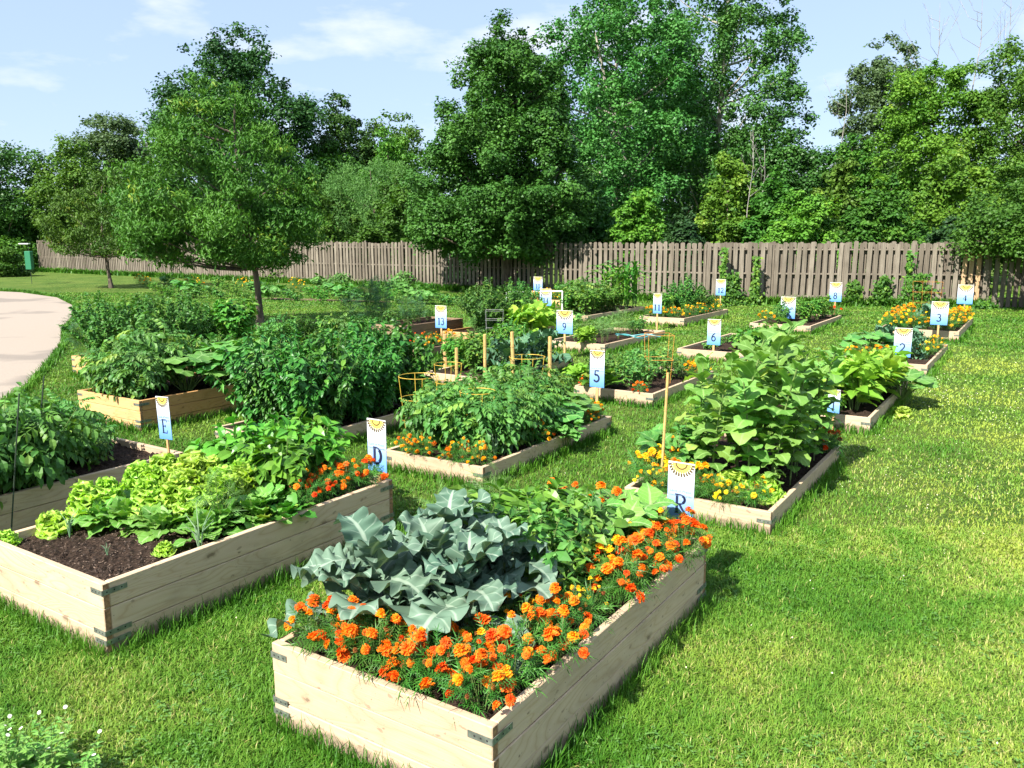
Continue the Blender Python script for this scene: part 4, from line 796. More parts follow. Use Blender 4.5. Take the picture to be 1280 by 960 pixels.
def sign(ch, label, X, Y, zt, zb, w, foot=0.0, lean=0.0, hw=None, tilt=0.0, rot=0.0):
    h = zt-zb; T = thing('garden_sign', label, 'sign', (X, Y, foot), rad(YAW-90+rot), 'numbered garden signs'); T.rotation_euler = (rad(tilt), rad(lean), rad(YAW-90+rot))
    z0 = zb-foot; m = MB(); t = 0.004; n = 10
    V = []; Tn = []
    for i in range(n+1):
        z = z0+h*i/n
        for (x, y) in ((-w/2, -t), (w/2, -t), (w/2, 0), (-w/2, 0)): V.append((x, y, z)); Tn.append((0, 0, i/n))
    F = [(4*i+j, 4*i+(j+1) % 4, 4*i+4+(j+1) % 4, 4*i+4+j) for i in range(n) for j in range(4)]+[(3, 2, 1, 0), (4*n, 4*n+1, 4*n+2, 4*n+3)]
    m.add(V, F, Tn); m.build('panel', SIGNM, T)
    m = MB(); cz = z0+h*0.985; R = w*0.29; a = [rad(180+180*i/16) for i in range(17)]
    V = [(0, -t-.0012, cz)]+[(R*1.15*cos(b), -t-.0012, cz+R*1.15*sin(b)) for b in a]
    m.add(V, [(0, i, i+1) for i in range(1, 17)], None, 0)
    rr = [(R*(1.15 if i % 2 else 1.48)) for i in range(25)]; a = [rad(180+180*i/24) for i in range(25)]
    V = [(0, -t-.0006, cz)]+[(q*cos(b), -t-.0006, cz+q*sin(b)) for q, b in zip(rr, a)]; m.add(V, [(0, i, i+1) for i in range(1, 25)], None, 0)
    stroke(m, [(cos(b)*.72, sin(b)*.72) for b in [rad(180+180*i/14) for i in range(15)]], .20, 0, cz, R, R, -t-.002); m.f[-1] = (m.f[-1][0], 1)
    for i in range(13):
        b = rad(188+164*i/12); stroke(m, [(1.30*cos(b), 1.30*sin(b)), (1.72*cos(b+.05), 1.72*sin(b+.05))], .24, 0, cz, R, R, -t-.002); m.f[-1] = (m.f[-1][0], 1)
    m.build('sun_emblem', [SUNY, RAY], T)
    m = MB(); lh = min(w*0.85, h*0.31) if len(ch) == 1 else min(w*0.66, h*0.30); x = -0.30*lh*len(ch)-(0.03*lh)*(len(ch)-1)
    for c in ch:
        for pts, wd in GL[c]: stroke(m, pts, wd*(1.3 if w < .17 else 1.75), x, z0+h*0.15, lh*0.95, lh, -t-.0015)
        x += lh*0.66
    m.build('number' if ch[0].isdigit() else 'letter', INK, T)
    for k, (tx, zz, s_) in enumerate((('Land of Praise', .50, .125), ('Community Garden', .43, .098))):
        o = obj('lettering', text_mesh(tx, w*s_*1.15), T, (0, -t-.0015, z0+h*zz), 0, 1.0, (pi/2, 0, 0))
    m = MB(); pw = 0.011 if w < .17 else .018; m.box((-pw, 0.001, -0.05), (pw, 0.014, z0+h*0.55), (.3, 0, 0), 0, .001); m.build('stake', STAKE, T); return T
def sign_px(ch, label, x0, x1, yt, yb, Y, foot=0.0, **k):
    a, b = py(x0, (yt+yb)/2, Y), py(x1, (yt+yb)/2, Y); c = py((x0+x1)/2, yt, Y); d = py((x0+x1)/2, yb, Y); w = abs(b[0]-a[0])
    ang = math.atan2(c[0], Y); f = cos(rad(33))-math.tan(ang)*-sin(rad(33)) if False else cos(rad(33))+math.tan(ang)*sin(rad(33))
    return sign(ch, label, c[0], Y, c[2], d[2], w/max(.6, f), foot, **k)
sign_px('R', 'white and blue sign with letter R behind the far marigolds of the broccoli bed', 836, 869, 578, 652, 4.62, 0.0)
sign_px('D', 'white and blue sign with a letter D on the far corner of the lettuce bed', 459, 482, 524, 589, 5.66, 0.3)
sign_px('E', 'thin white and blue sign with a letter E beside the orange cedar bed', 197.5, 213, 496, 549, 6.45, 0.3, lean=-3)
for ch, x0, x1, yt, yb, Y, lb in (('5', 738, 756, 438, 484, 10.35, 'sign 5 on a wooden stake before the herb bed'), ('2', 1119, 1141, 410, 446, 11.95, 'sign 2 on a stake right of the yellow bean bed'),
        ('6', 885, 901.5, 399, 431, 14.3, 'sign 6 standing left above the sunflower leaves'), ('3', 1165, 1186.5, 377, 406, 17.0, 'sign 3 in front of the golden marigold bed'),
        ('4', 1198, 1217.7, 356, 380, 23.6, 'sign 4 against the fresh fence boards'), ('7', 976.6, 995, 371, 398, 20.2, 'sign 7 in front of the mixed greens bed'), ('8', 1038, 1053, 353, 377, 22.8, 'sign 8 against the sunlit grey fence'),
        ('11', 817, 827.5, 367, 391.6, 19.6, 'narrow sign 11 on its stake beside the marigolds'), ('12', 895.5, 907.5, 349, 369, 26.2, 'sign 12 close to the fence behind the tall green bush'), ('14', 675, 689.5, 361, 382, 23.5, 'sign 14 in front of the white pipe frame'),
        ('10', 667, 678, 346, 363, 28.5, 'farthest sign, numbered 10, against the dark shaded fence'), ('9', 696, 716, 388, 417, 14.6, 'sign 9 half hidden by kale leaves'), ('13', 544, 558, 382, 410, 15.6, 'sign 13 beside the weathered marigold bed'),
        ('1', 1036, 1051, 487, 516, 8.75, 'sign 1 almost hidden behind the sunflower leaves')):
    sign_px(ch, lb, x0, x1, yt, yb, Y)
# ---------------------------------------------------------------- planting
ORD = ['first', 'second', 'third', 'fourth', 'fifth', 'sixth', 'seventh', 'eighth', 'ninth', 'tenth', 'eleventh', 'twelfth', 'thirteenth', 'fourteenth', 'fifteenth', 'sixteenth', 'seventeenth', 'eighteenth', 'nineteenth', 'twentieth', 'twenty-first', 'twenty-second', 'twenty-third', 'twenty-fourth']
pr = np.random.default_rng(99)
def put(bedk, protos, x, y, name, label, cat, sc=1.0, group=None, dz=0.0, rz=None):
    u0, v0, L_, W_, H, zs, sh_ = BEDS[bedk]; X, Y = uv(u0+x, v0+y)
    return spawn(protos[pr.integers(0, len(protos))], name, label, cat, (X, Y, zs-0.005+dz), pr.random()*6.28 if rz is None else rz, sc, group)
def row(bedk, protos, p0, p1, n, name, desc, where, cat, sc=(0.9, 1.1), group=None, jit=0.03, skip=()):
    """n plants from p0 to p1 (bed coordinates); each labelled by its place in the row"""
    for i in range(n):
        if i in skip: continue
        f = (i+0.5)/n; x = p0[0]+(p1[0]-p0[0])*f+pr.normal(0, jit); y = p0[1]+(p1[1]-p0[1])*f+pr.normal(0, jit)
        put(bedk, protos, x, y, name, f'{desc}, {ORD[i]} {where}', cat, sc[0]+(sc[1]-sc[0])*pr.random(), group)
A = 'marigold_plant'
# broccoli bed
row('B', MG['orange'], (0.12, 1.06), (0.12, 0.09), 8, A, 'orange marigold', 'from the left along the broccoli bed near edge', 'marigold', (.95, 1.15), 'marigolds edging the broccoli bed')
row('B', MG['mixed'], (0.28, 0.80), (0.28, 0.20), 3, A, 'red-orange marigold', 'from the left, second row before the broccoli', 'marigold', (.8, .95), 'marigolds edging the broccoli bed')
row('B', MG['orange'], (0.26, 0.13), (0.84, 0.13), 4, A, 'bushy orange marigold', 'from the near right corner along the broccoli bed edge', 'marigold', (.95, 1.15), 'marigolds edging the broccoli bed')
row('B', MG['mixed'], (0.38, 0.30), (0.84, 0.30), 3, A, 'deep orange marigold', 'inside the near right edge of the broccoli bed', 'marigold', (.85, 1.0), 'marigolds edging the broccoli bed')
row('B', MG['smallyellow'], (0.92, 0.12), (1.10, 0.16), 2, A, 'small yellow marigold', 'amid the right edge of the broccoli bed', 'marigold', (1, 1.1), 'marigolds edging the broccoli bed')
row('B', MG['orange'], (1.12, 0.12), (2.14, 0.12), 7, A, 'tall orange marigold', 'from the yellow ones along the broccoli bed right edge', 'marigold', (1.0, 1.25), 'marigolds edging the broccoli bed')
row('B', MG['gold'], (1.35, 0.27), (2.14, 0.27), 4, A, 'golden orange marigold', 'inside the far right edge of the broccoli bed', 'marigold', (.95, 1.15), 'marigolds edging the broccoli bed')
row('B', MG['orange'], (2.10, 0.42), (2.10, 1.08), 4, A, 'orange marigold', 'from the right along the broccoli bed far edge', 'marigold', (1.0, 1.2), 'marigolds edging the broccoli bed')
row('B', MG['mixed'], (1.95, 1.05), (1.45, 1.07), 3, A, 'orange marigold', 'from the far left corner of the broccoli bed', 'marigold', (.9, 1.1), 'marigolds edging the broccoli bed')
for i, (x, y, s, d) in enumerate(((0.38, 0.92, 1.15, 'leftmost big broccoli plant with spreading blue-green leaves'), (0.55, 0.52, 1.05, 'front right broccoli plant leaning over the marigolds'), (0.92, 0.88, 1.1, 'rear left broccoli plant with upright leaves'), (0.90, 0.55, 1.0, 'rear right broccoli plant with a rolled leaf'), (0.62, 0.72, 1.02, 'middle broccoli plant half hidden by its neighbours'))):
    put('B', [BROC[i % 3]], x, y, 'broccoli_plant', d, 'broccoli', s, 'broccoli plants in the foremost bed')
row('B', TOML, (1.12, .95), (1.12, .95), 1, 'tomato_plant', 'spindly green plant', 'behind the rear left broccoli', 'tomato plant', (.62, .66))
row('B', CARP, (1.02, .36), (1.30, .36), 2, 'pepper_seedling', 'small leafy pepper plant', 'behind the deep orange marigolds', 'pepper plant', (1.1, 1.2), 'small pepper plants')
for j, y in enumerate((.48, .70, .92)): row('B', [CARP[0], BEAN[0], HERB[0], PEPL[0]], (1.08, y), (1.68, y), 4, 'bean_plant', 'light green bean plant', f'in the {("right", "middle", "left")[j]} row of the broccoli bed', 'bean plant', (.95, 1.2), 'bean plants in the foremost bed')
for j, y in enumerate((.46, .68, .90)): row('B', [CUKE[0]], (1.62, y), (2.08, y), 2, 'cucumber_plant', 'pale leafy cucumber plant', f'in the {("right", "middle", "left")[j]} row before sign R', 'cucumber plant', (1.0, 1.2), 'cucumber plants in the foremost bed')
row('B', DILL, (1.0, 1.06), (1.7, 1.04), 2, 'dill_plant', 'feathery dill plant', 'at the left edge of the broccoli bed', 'dill', (.75, .85), 'dill plants')
# lettuce bed
k_ = 0
for j, (xs, y) in enumerate((((.78, .95, 1.12, 1.3), .26), ((.68, .84, 1.0, 1.16, 1.32), .44), ((.70, .86, 1.02, 1.18, 1.34), .62), ((.62, .80, .96, 1.12, 1.28), .80), ((.58, .76, .94, 1.12, 1.28), .96), ((.50, .7, .9, 1.1), 1.08))):
    for i, x in enumerate(xs):
        front = (x < .80 and y < 1.0) or y < .35
        put('D', RADI if front else LETT2, x+pr.normal(0, .02), y+pr.normal(0, .02), 'radish_plant' if front else 'lettuce_head', ('leafy radish plant, ' if front else 'frilly yellow-green lettuce, ')+f'{ORD[i]} from the bare soil in {ORD[j]} row from the right', 'radish' if front else 'lettuce', (.95 if x < .8 else 1.1) if front else (.72+.35*min(1, x/1.1))+.22*pr.random(), 'radishes in the lettuce bed' if front else 'lettuces in the lettuce bed')
put('D', LETT, .35, 1.10, 'lettuce_head', 'small pale lettuce alone at the left edge of the bare soil', 'lettuce', .75, 'lettuces in the lettuce bed')
put('D', LETT, .08, 1.12, 'lettuce_head', 'tiny lettuce by the nearest left corner of the bare soil', 'lettuce', .5, 'lettuces in the lettuce bed')
row('D', CHARD, (1.02, .10), (1.40, .10), 3, 'spinach_plant', 'low dark spinach plant', 'along the right edge of the lettuce bed', 'spinach', (.5, .6), 'spinach in the lettuce bed')
put('D', LETT, .50, .22, 'lettuce_head', 'tiny seedling lettuce beside the drooping onion', 'lettuce', .42, 'lettuces in the lettuce bed')
put('D', ONION, .62, .06, 'onion_plant', 'drooping pale onion leaves hanging over the lettuce bed board', 'onion', 1.0, 'onions in the lettuce bed', rz=-1.2)
put('D', ONION, .36, .95, 'onion_plant', 'single upright onion in the bare soil', 'onion', .7, 'onions in the lettuce bed')
put('D', ONION, .30, .45, 'onion_plant', 'tiny onion sprout in the middle of the bare soil', 'onion', .35, 'onions in the lettuce bed')
put('D', [DILL[0]], .9, .24, 'bolting_herb', 'thin seeded herb stalk rising through the radishes', 'herb', .75)
for j, (y, w) in enumerate(((.45, 'right'), (.70, 'middle'), (.95, 'left'))): row('D', PEPL, (1.42, y), (2.10, y), 3, 'pepper_plant', 'glossy green pepper plant', f'in the {w} row at the lettuce bed far end', 'pepper plant', (1.0, 1.25), 'pepper plants in the lettuce bed')
row('D', MG['red'], (1.42, .12), (1.66, .14), 2, A, 'red marigold', 'on the right edge of the lettuce bed', 'marigold', (.9, 1), 'marigolds in the lettuce bed')
row('D', MG['orange'], (1.68, .14), (2.10, .16), 3, A, 'orange marigold', 'on the right edge beside sign D', 'marigold', (.95, 1.1), 'marigolds in the lettuce bed')
row('D', MG['mixed'], (1.55, .30), (2.0, .34), 3, A, 'mixed orange marigold', 'in the second row beside sign D', 'marigold', (.9, 1.05), 'marigolds in the lettuce bed')
row('D', MG['yellow'], (2.08, .34), (2.08, .52), 1, A, 'yellow marigold', 'in front of sign D', 'marigold', (.9, 1), 'marigolds in the lettuce bed')
# bed with sign E
row('E', TOM, (.0, .16), (1.25, .2), 5, 'tomato_plant', 'drooping tomato plant', 'along the right edge of the bed with sign E', 'tomato plant', (.88, 1.0), 'tomato plants in the bed with sign E')
row('E', TOML, (.2, .75), (1.75, .85), 6, 'tomato_plant', 'leggy tomato plant', 'in the left row of the bed with sign E', 'tomato plant', (.75, .9), 'tomato plants in the bed with sign E')
row('E', TOML, (1.05, .5), (1.85, .55), 3, 'tomato_plant', 'young spreading tomato plant', 'before the bare corner of bed E', 'tomato plant', (.55, .62), 'tomato plants in the bed with sign E')
row('E', TOML, (1.6, .3), (1.95, .95), 2, 'tomato_plant', 'small tomato plant', 'at the far end of the bed with sign E', 'tomato plant', (.5, .55), 'tomato plants in the bed with sign E')
row('E', CARP, (1.3, 1.0), (2.0, .95), 4, 'weedy_plant', 'small weedy plant', 'along the left edge of bed E', 'herb', (1.2, 1.4), 'small plants in bed E')
# sunflower bed
k_ = 0
SU = [(.42, .30), (.50, .62), (.72, .18), (.78, .50), (.85, .85), (1.05, .28), (1.12, .62), (1.2, .95), (1.38, .18), (1.45, .5), (1.55, .82), (1.75, .3), (1.82, .62), (1.98, .15), (2.02, .85), (2.12, .45)]
for i, (x, y) in enumerate(SU):
    put('S', SUNF, x+pr.normal(0, .02), y, 'sunflower_plant', f'tall budding sunflower plant, {ORD[i]} from the near end of the bed', 'sunflower', (.74 if i < 2 else .76 if y > .75 else .93)+.14*pr.random(), 'sunflower plants crowding one bed')
row('S', MG['yellow'], (.12, 1.05), (.12, .12), 7, A, 'yellow marigold', 'from the left along the sunflower bed near edge', 'marigold', (.95, 1.15), 'marigolds in the sunflower bed')
row('S', MG['amber'], (.30, 1.05), (.95, 1.07), 4, A, 'golden orange marigold', 'from the near left corner of the sunflower bed', 'marigold', (1.1, 1.35), 'marigolds in the sunflower bed')
row('S', MG['amber'], (.28, .90), (.28, .55), 2, A, 'golden marigold', 'in the second row under the sunflowers', 'marigold', (1.0, 1.2), 'marigolds in the sunflower bed')
row('S', LETT, (.40, .50), (.40, .12), 2, 'lettuce_head', 'pale frilly lettuce', 'from the left beneath the sunflowers', 'lettuce', (1.0, 1.2), 'lettuces under the sunflowers')
for i, (x, y) in enumerate(((.48, .12), (.66, .34), (.9, .1), (1.2, .12), (1.5, .1), (1.8, .12), (.62, .8), (.95, .55))): put('S', SUNF, x, y, 'young_sunflower', f'short young sunflower under the tall ones, {ORD[i]} from the near end', 'sunflower', .52+.1*(i % 3), 'short young sunflowers')
row('S', MG['red'], (2.0, .08), (2.22, .10), 2, A, 'red-orange marigold', 'at the far right corner of the sunflower bed', 'marigold', (1.1, 1.2), 'marigolds in the sunflower bed')
row('S', CUKE, (.6, .95), (.95, 1.1), 2, 'bean_plant', 'light green bean plant', 'left of the sunflower stems', 'bean plant', (1.2, 1.4))
# caged tomato bed
for j, (y, w) in enumerate(((.36, 'right'), (.68, 'middle'), (.98, 'left'))): row('C', TOML, (.32, y), (2.3 if j else 1.4, y), 6 if j else 4, 'tomato_plant', 'caged tomato plant', f'in the {w} row of the caged tomato bed', 'tomato plant', (.88, 1.08), 'tomato plants in the caged tomato bed')
row('C', MG['gold'], (.10, 1.02), (.10, .10), 7, A, 'orange marigold', 'from the left along the caged tomato bed', 'marigold', (.9, 1.1), 'marigolds in the caged tomato bed', skip=(3,))
row('C', MG['gold'], (.95, .14), (1.35, .14), 2, A, 'orange marigold', 'along the right edge of the caged tomato bed', 'marigold', (1.0, 1.2), 'marigolds in the caged tomato bed')
row('C', MG['gold'], (1.9, .14), (2.4, .14), 3, A, 'golden marigold', 'at the far right corner of the caged tomato bed', 'marigold', (.9, 1.1), 'marigolds in the caged tomato bed')
row('C', SQUA, (1.45, .32), (2.2, .40), 2, 'squash_plant', 'broad-leaved squash plant', 'at the right edge of the caged tomato bed', 'squash plant', (.85, 1.0), 'squash plants')
put('C', [CUKE[1]], 1.42, -.02, 'squash_vine', 'squash vine tumbling over the caged tomato bed board', 'squash plant', .9, dz=-.05)
row('C', ONION, (.30, .20), (.85, .2), 3, 'onion_plant', 'arching onion clump', 'behind the marigolds of the caged tomato bed', 'onion', (1.2, 1.5), 'onions in the caged tomato bed')
# pepper bed
for j, (y, w) in enumerate(((.22, 'right'), (.58, 'middle'), (.94, 'left'))): row('G', PEP, (.2, y), (2.15, y), 5, 'pepper_bush', 'dense dark pepper bush', f'in the {w} row of the pepper bed', 'pepper plant', (.95, 1.1), 'dense pepper bushes')
# cedar squash bed
row('O', SQUA, (.70, .26), (2.0, .32), 4, 'squash_plant', 'big-leaved squash plant', 'along the right side of the cedar squash bed', 'squash plant', (1.15, 1.35), 'squash plants in the cedar bed')
row('O', TOML, (.20, .2), (.26, 1.05), 5, 'trailing_tomato', 'loose green plant', 'from the right spilling over the cedar bed near edge', 'tomato plant', (.8, 1.0), 'loose plants in the cedar bed')
row('O', HERB+TOML, (.6, .75), (2.0, .95), 5, 'leafy_herb', 'leafy green herb', 'along the left side of the cedar squash bed', 'herb', (1.3, 1.5), 'herbs in the cedar squash bed')
# pathside bed
for i, (x, y, s, d) in enumerate(((.30, 1.0, 1.0, 'near left dark bush over the pathside bed'), (.55, .35, 1.0, 'near right dark bush in the pathside bed'), (1.1, 1.05, 1.02, 'middle left dark bush in the pathside bed'), (1.3, .35, .95, 'middle right dark bush in the pathside bed'), (1.85, .8, .9, 'rear dark bush in the pathside bed'))):
    put('Q', BIGB, x, y, 'dark_bush', d, 'bush', s, 'dark bushes in the pathside bed')
row('Q', BASIL, (1.9, .1), (2.5, .4), 3, 'basil_plant', 'bright green basil plant', 'at the far end of the pathside bed', 'basil', (1.9, 2.1), 'bright basil plants'); row('Q', BASIL, (2.1, .9), (2.5, 1.2), 2, 'basil_plant', 'light green basil plant', 'at the far left of the pathside bed', 'basil', (1.3, 1.5), 'bright basil plants')
put('Q', [ASP[1]], .2, 1.5, 'wispy_weed', 'wispy grey-green weed leaning from the dark bush onto the path', 'weed', .55)
# herb bed (5)
for j, (y, w) in enumerate(((.30, 'right'), (.65, 'middle'), (.95, 'left'))): row('F', HERB, (.3, y), (1.9, y), 4, 'herb_plant', 'airy green herb', f'in the {w} row behind sign 5', 'herb', (.75, 1.0) if j == 0 else (.9, 1.2), 'herbs in the bed with sign 5', skip=(1,) if j == 0 else ())
row('F', CHARD, (.22, .95), (.22, .75), 2, 'chard_plant', 'glossy chard plant', 'just right of sign 5', 'chard', (1.0, 1.2), 'chard by sign 5')
row('F', [YBEAN[0]], (.2, 1.2), (.25, 1.2), 1, 'pale_grass_plant', 'pale yellow-green plant', 'at the left of sign 5', 'herb', (.6, .7))
row('F', MG['orange'], (.12, .15), (.12, .35), 1, A, 'dark orange marigold', 'near the right corner behind sign 5', 'marigold', (.8, .9)); row('F', MG['amber'], (1.5, .14), (2.1, .14), 3, A, 'yellow marigold', 'on the far right edge of the sign 5 bed', 'marigold', (1.1, 1.2), 'marigolds in the sign 5 bed')
row('F', MG['mixed'], (.12, 1.1), (.12, .95), 1, A, 'rusty orange marigold', 'just left of sign 5', 'marigold', (.9, 1))
# yellow bean bed
for j, (y, w) in enumerate(((.25, 'right'), (.85, 'left'))): row('T1', YBEAN if j == 0 else CUKE, (.35, y), (2.6, y), 5, 'bean_plant', ('arching yellow-green bean plant' if j == 0 else 'dark-leaved bean plant'), f'in the {w} row behind the sunflowers', 'bean plant', (1.0, 1.25) if j == 0 else (1.2, 1.6), 'bean plants behind the sunflowers')
row('T1', BEAN, (.12, .95), (.14, .3), 3, 'bean_plant', 'small bean plant', 'along the near edge behind the sunflowers', 'bean plant', (.8, 1.0), 'small beans behind the sunflowers')
row('T1', SQUA, (1.5, -.12), (2.3, -.1), 2, 'squash_plant', 'squash plant sprawling', 'over the right board of the yellow bean bed', 'squash plant', (.75, .9), 'squash plants spilling right'); row('T1', [BEAN[0]], (.2, .9), (.3, .9), 1, 'white_flowered_plant', 'small leafy plant', 'at the near left corner of the yellow bean bed', 'herb', (.9, 1))
put('T1', [LETT[0]], 1.15, -.18, 'red_lettuce', 'low dark leafy tuft at the foot of the yellow bean bed', 'lettuce', .8, dz=-.14)
# bed 2
row('T2', SQUA, (.4, .95), (1.4, 1.0), 2, 'zucchini_plant', 'broad zucchini plant', 'left of sign 2', 'zucchini', (1.0, 1.15), 'zucchini by sign 2'); row('T2', KALE, (.8, .40), (2.6, .50), 4, 'cabbage_plant', 'blue-green cabbage plant', 'right of sign 2', 'cabbage', (.8, 1.1), 'cabbages by sign 2'); row('T2', KALE, (1.8, .95), (2.8, 1.0), 2, 'cabbage_plant', 'blue-green cabbage plant', 'in the left row behind sign 2', 'cabbage', (.9, 1.1), 'cabbages by sign 2')
row('T2', MG['amber'], (.15, 1.2), (.15, .5), 3, A, 'golden marigold', 'from the left along the bed behind sign 2', 'marigold', (1.2, 1.4), 'marigolds by sign 2'); row('T2', MG['yellow'], (1.0, .15), (2.9, .15), 4, A, 'yellow marigold', 'along the right edge of the bed of sign 2', 'marigold', (1.2, 1.4), 'marigolds by sign 2')
# golden marigold bed
row('T3', MG['yellow'], (.2, 1.45), (.2, .15), 6, A, 'golden yellow marigold', 'from the left along the near edge behind sign 3', 'marigold', (1.7, 2.0), 'marigolds behind sign 3'); row('T3', MG['amber'], (.6, .2), (3.5, .2), 8, A, 'golden yellow marigold', 'along the right edge below sign 4', 'marigold', (1.6, 1.9), 'marigolds behind sign 3')
row('T3', MG['amber'], (.6, 1.4), (3.4, 1.4), 6, A, 'golden orange marigold', 'along the left edge of the golden marigold bed', 'marigold', (1.6, 1.9), 'marigolds behind sign 3'); row('T3', KALE, (.9, .8), (3.2, .8), 5, 'cabbage_plant', 'blue-green cabbage', 'down the middle of the golden marigold bed', 'cabbage', (1.0, 1.2), 'cabbages behind sign 3')
# bed 6, 7
row('S6', LOW, (.4, .9), (2.7, .9), 5, 'seedling', 'small green seedling', 'in the left row behind sign 6', 'seedling', (.6, .9), 'seedlings behind sign 6'); row('S6', BEAN, (.6, .35), (2.7, .35), 4, 'bean_plant', 'small bean plant', 'in the right row behind sign 6', 'bean plant', (.9, 1.3), 'beans behind sign 6')
row('S7', HERB, (.4, .95), (3.1, .95), 5, 'herb_plant', 'leafy herb', 'in the left row between signs 7 and 8', 'herb', (1.0, 1.3), 'herbs between signs 7 and 8'); row('S7', BASIL, (.9, .4), (3.1, .4), 4, 'basil_plant', 'leafy basil', 'in the right row between signs 7 and 8', 'basil', (1.0, 1.3), 'basil between signs 7 and 8'); row('S7', MG['amber'], (.25, .9), (.25, 1.1), 1, A, 'golden marigold', 'just left of sign 7', 'marigold', (1.5, 1.6)); row('S7', MG['red'], (3.1, .15), (3.3, .15), 1, A, 'orange marigold', 'just left below sign 8', 'marigold', (1.5, 1.6))
# kale bed
row('H', KALE, (.5, .22), (2.3, .25), 4, 'kale_plant', 'curly kale plant', 'along the right edge of the kale bed', 'kale', (1.1, 1.4), 'kale plants'); row('H', BASIL, (.3, .6), (2.2, .65), 4, 'pepper_plant', 'bright green pepper plant', 'down the middle of the kale bed', 'pepper plant', (1.1, 1.4), 'pepper plants in the kale bed'); row('H', BASIL, (.3, .98), (2.2, .98), 4, 'pepper_plant', 'light green pepper plant', 'along the left edge of the kale bed', 'pepper plant', (1.1, 1.4), 'pepper plants in the kale bed')
# hose bed, 11, corn bed
for j, (y, w) in enumerate(((.35, 'right'), (.9, 'left'))): row('N9', [HERB[0], DILL[0], DILL[1], HERB[1]], (.3, y), (2.7, y), 6, 'feathery_plant', 'feathery green plant', f'in the {w} row of the hose bed', 'herb', (.8, 1.0), 'feathery plants in the hose bed')
row('N9', YBEAN, (.0, .5), (.0, .3), 1, 'pale_plant', 'pale yellow-green plant', 'at the near edge of the hose bed', 'herb', (.7, .8))
put('E11', BIGB, 1.7, .7, 'leafy_bush', 'tall leafy green bush behind sign 11', 'bush', 1.0); put('E11', DARKB, 2.6, .6, 'leafy_bush', 'lower leafy bush left of sign 12', 'bush', 1.2); row('E11', BASIL, (.5, .85), (1.2, .9), 2, 'basil_plant', 'green basil plant', 'left in the bed with sign 11', 'basil', (1.2, 1.4), 'basil behind sign 11')
row('E11', MG['amber'], (.2, 1.1), (.2, .15), 4, A, 'golden marigold', 'from the left behind sign 11', 'marigold', (1.3, 1.5), 'marigolds behind sign 11'); row('E11', MG['yellow'], (.6, .18), (3.2, .18), 7, A, 'yellow marigold', 'along the right edge below the tall leafy bush', 'marigold', (1.3, 1.5), 'marigolds behind sign 11')
row('E11', BASIL, (1.0, .4), (3.0, .4), 4, 'basil_plant', 'low green basil', 'inside the marigolds of the sign 11 bed', 'basil', (.8, 1.0), 'basil behind sign 11')
for j, (y, w) in enumerate(((.3, 'right'), (.85, 'left'))): row('K10', BASIL+[TOML[0]], (.3, y), (2.4, y), 5, 'bean_bush', 'bushy green bean', f'in the {w} row of the corn bed', 'bean plant', (1.35, 1.7), 'bushy beans in the corn bed')
for j, (y, w) in enumerate(((.2, 'right'), (.5, 'middle'), (.85, 'left'))): row('K10', CORN, (2.5, y), (3.5, y), 4, 'corn_plant', 'young corn plant', f'in the {w} corn row', 'corn', (1.2, 1.4), 'young corn plants')
# weathered beds
row('M', MG['gold'], (.25, .25), (1.3, .28), 4, A, 'orange marigold', 'along the right side of the weathered marigold bed', 'marigold', (1.1, 1.3), 'marigolds in the weathered bed'); row('M', MG['red'], (.3, .75), (1.2, .75), 3, A, 'rusty marigold', 'in the left row of the weathered marigold bed', 'marigold', (1.0, 1.2), 'marigolds in the weathered bed')
row('M2', ASP, (.4, .5), (1.4, .6), 2, 'feathery_bush', 'dark feathery bush', 'in the weathered tall bed', 'bush', (.45, .5)); row('M2', HERB, (.3, .7), (1.8, .7), 4, 'herb_plant', 'green herb', 'in the weathered tall bed', 'herb', (.7, .8), 'herbs in the weathered tall bed')
for i, (x, y, s, d) in enumerate(((.45, .45, 1.05, 'front dark bush filling the dark bush bed'), (1.1, .85, 1.1, 'left dark bush filling the dark bush bed'), (1.5, .3, 1.05, 'right dark bush filling the dark bush bed'), (2.3, .6, 1.0, 'rear dark bush filling the dark bush bed'))): put('N', BIGB, x, y, 'dark_bush', d, 'bush', s, 'dark bushes by sign 13')
row('R', MG['yellow'], (.2, .9), (.2, .1), 4, A, 'yellow marigold', 'from the left along the farthest bed', 'marigold', (1.8, 2.0), 'marigolds in the farthest bed'); row('R', BASIL, (.8, .6), (3.0, .6), 4, 'leafy_plant', 'light green plant', 'in the farthest bed', 'herb', (1.2, 1.4), 'plants in the farthest bed')
def lone(protos, p, name, label, cat, sc, z=0.0, rz=0.5, group=None): return spawn(protos[0], name, label, cat, (p[0], p[1], z), rz, sc, group)
# asparagus and weeds on the lawn
lone([ASP[0]], px(462, 405), 'asparagus_fern', 'tall dark feathery asparagus fern, left one behind the pepper bed', 'asparagus', 1.0, group='asparagus ferns'); lone([ASP[1]], px(480, 402), 'asparagus_fern', 'tall dark feathery asparagus fern nearest the weathered tall bed', 'asparagus', .95, group='asparagus ferns')
lone([ASP[1]], px(440, 412), 'asparagus_fern', 'short feathery asparagus fern farthest left of the pair', 'asparagus', .8, rz=2, group='asparagus ferns')
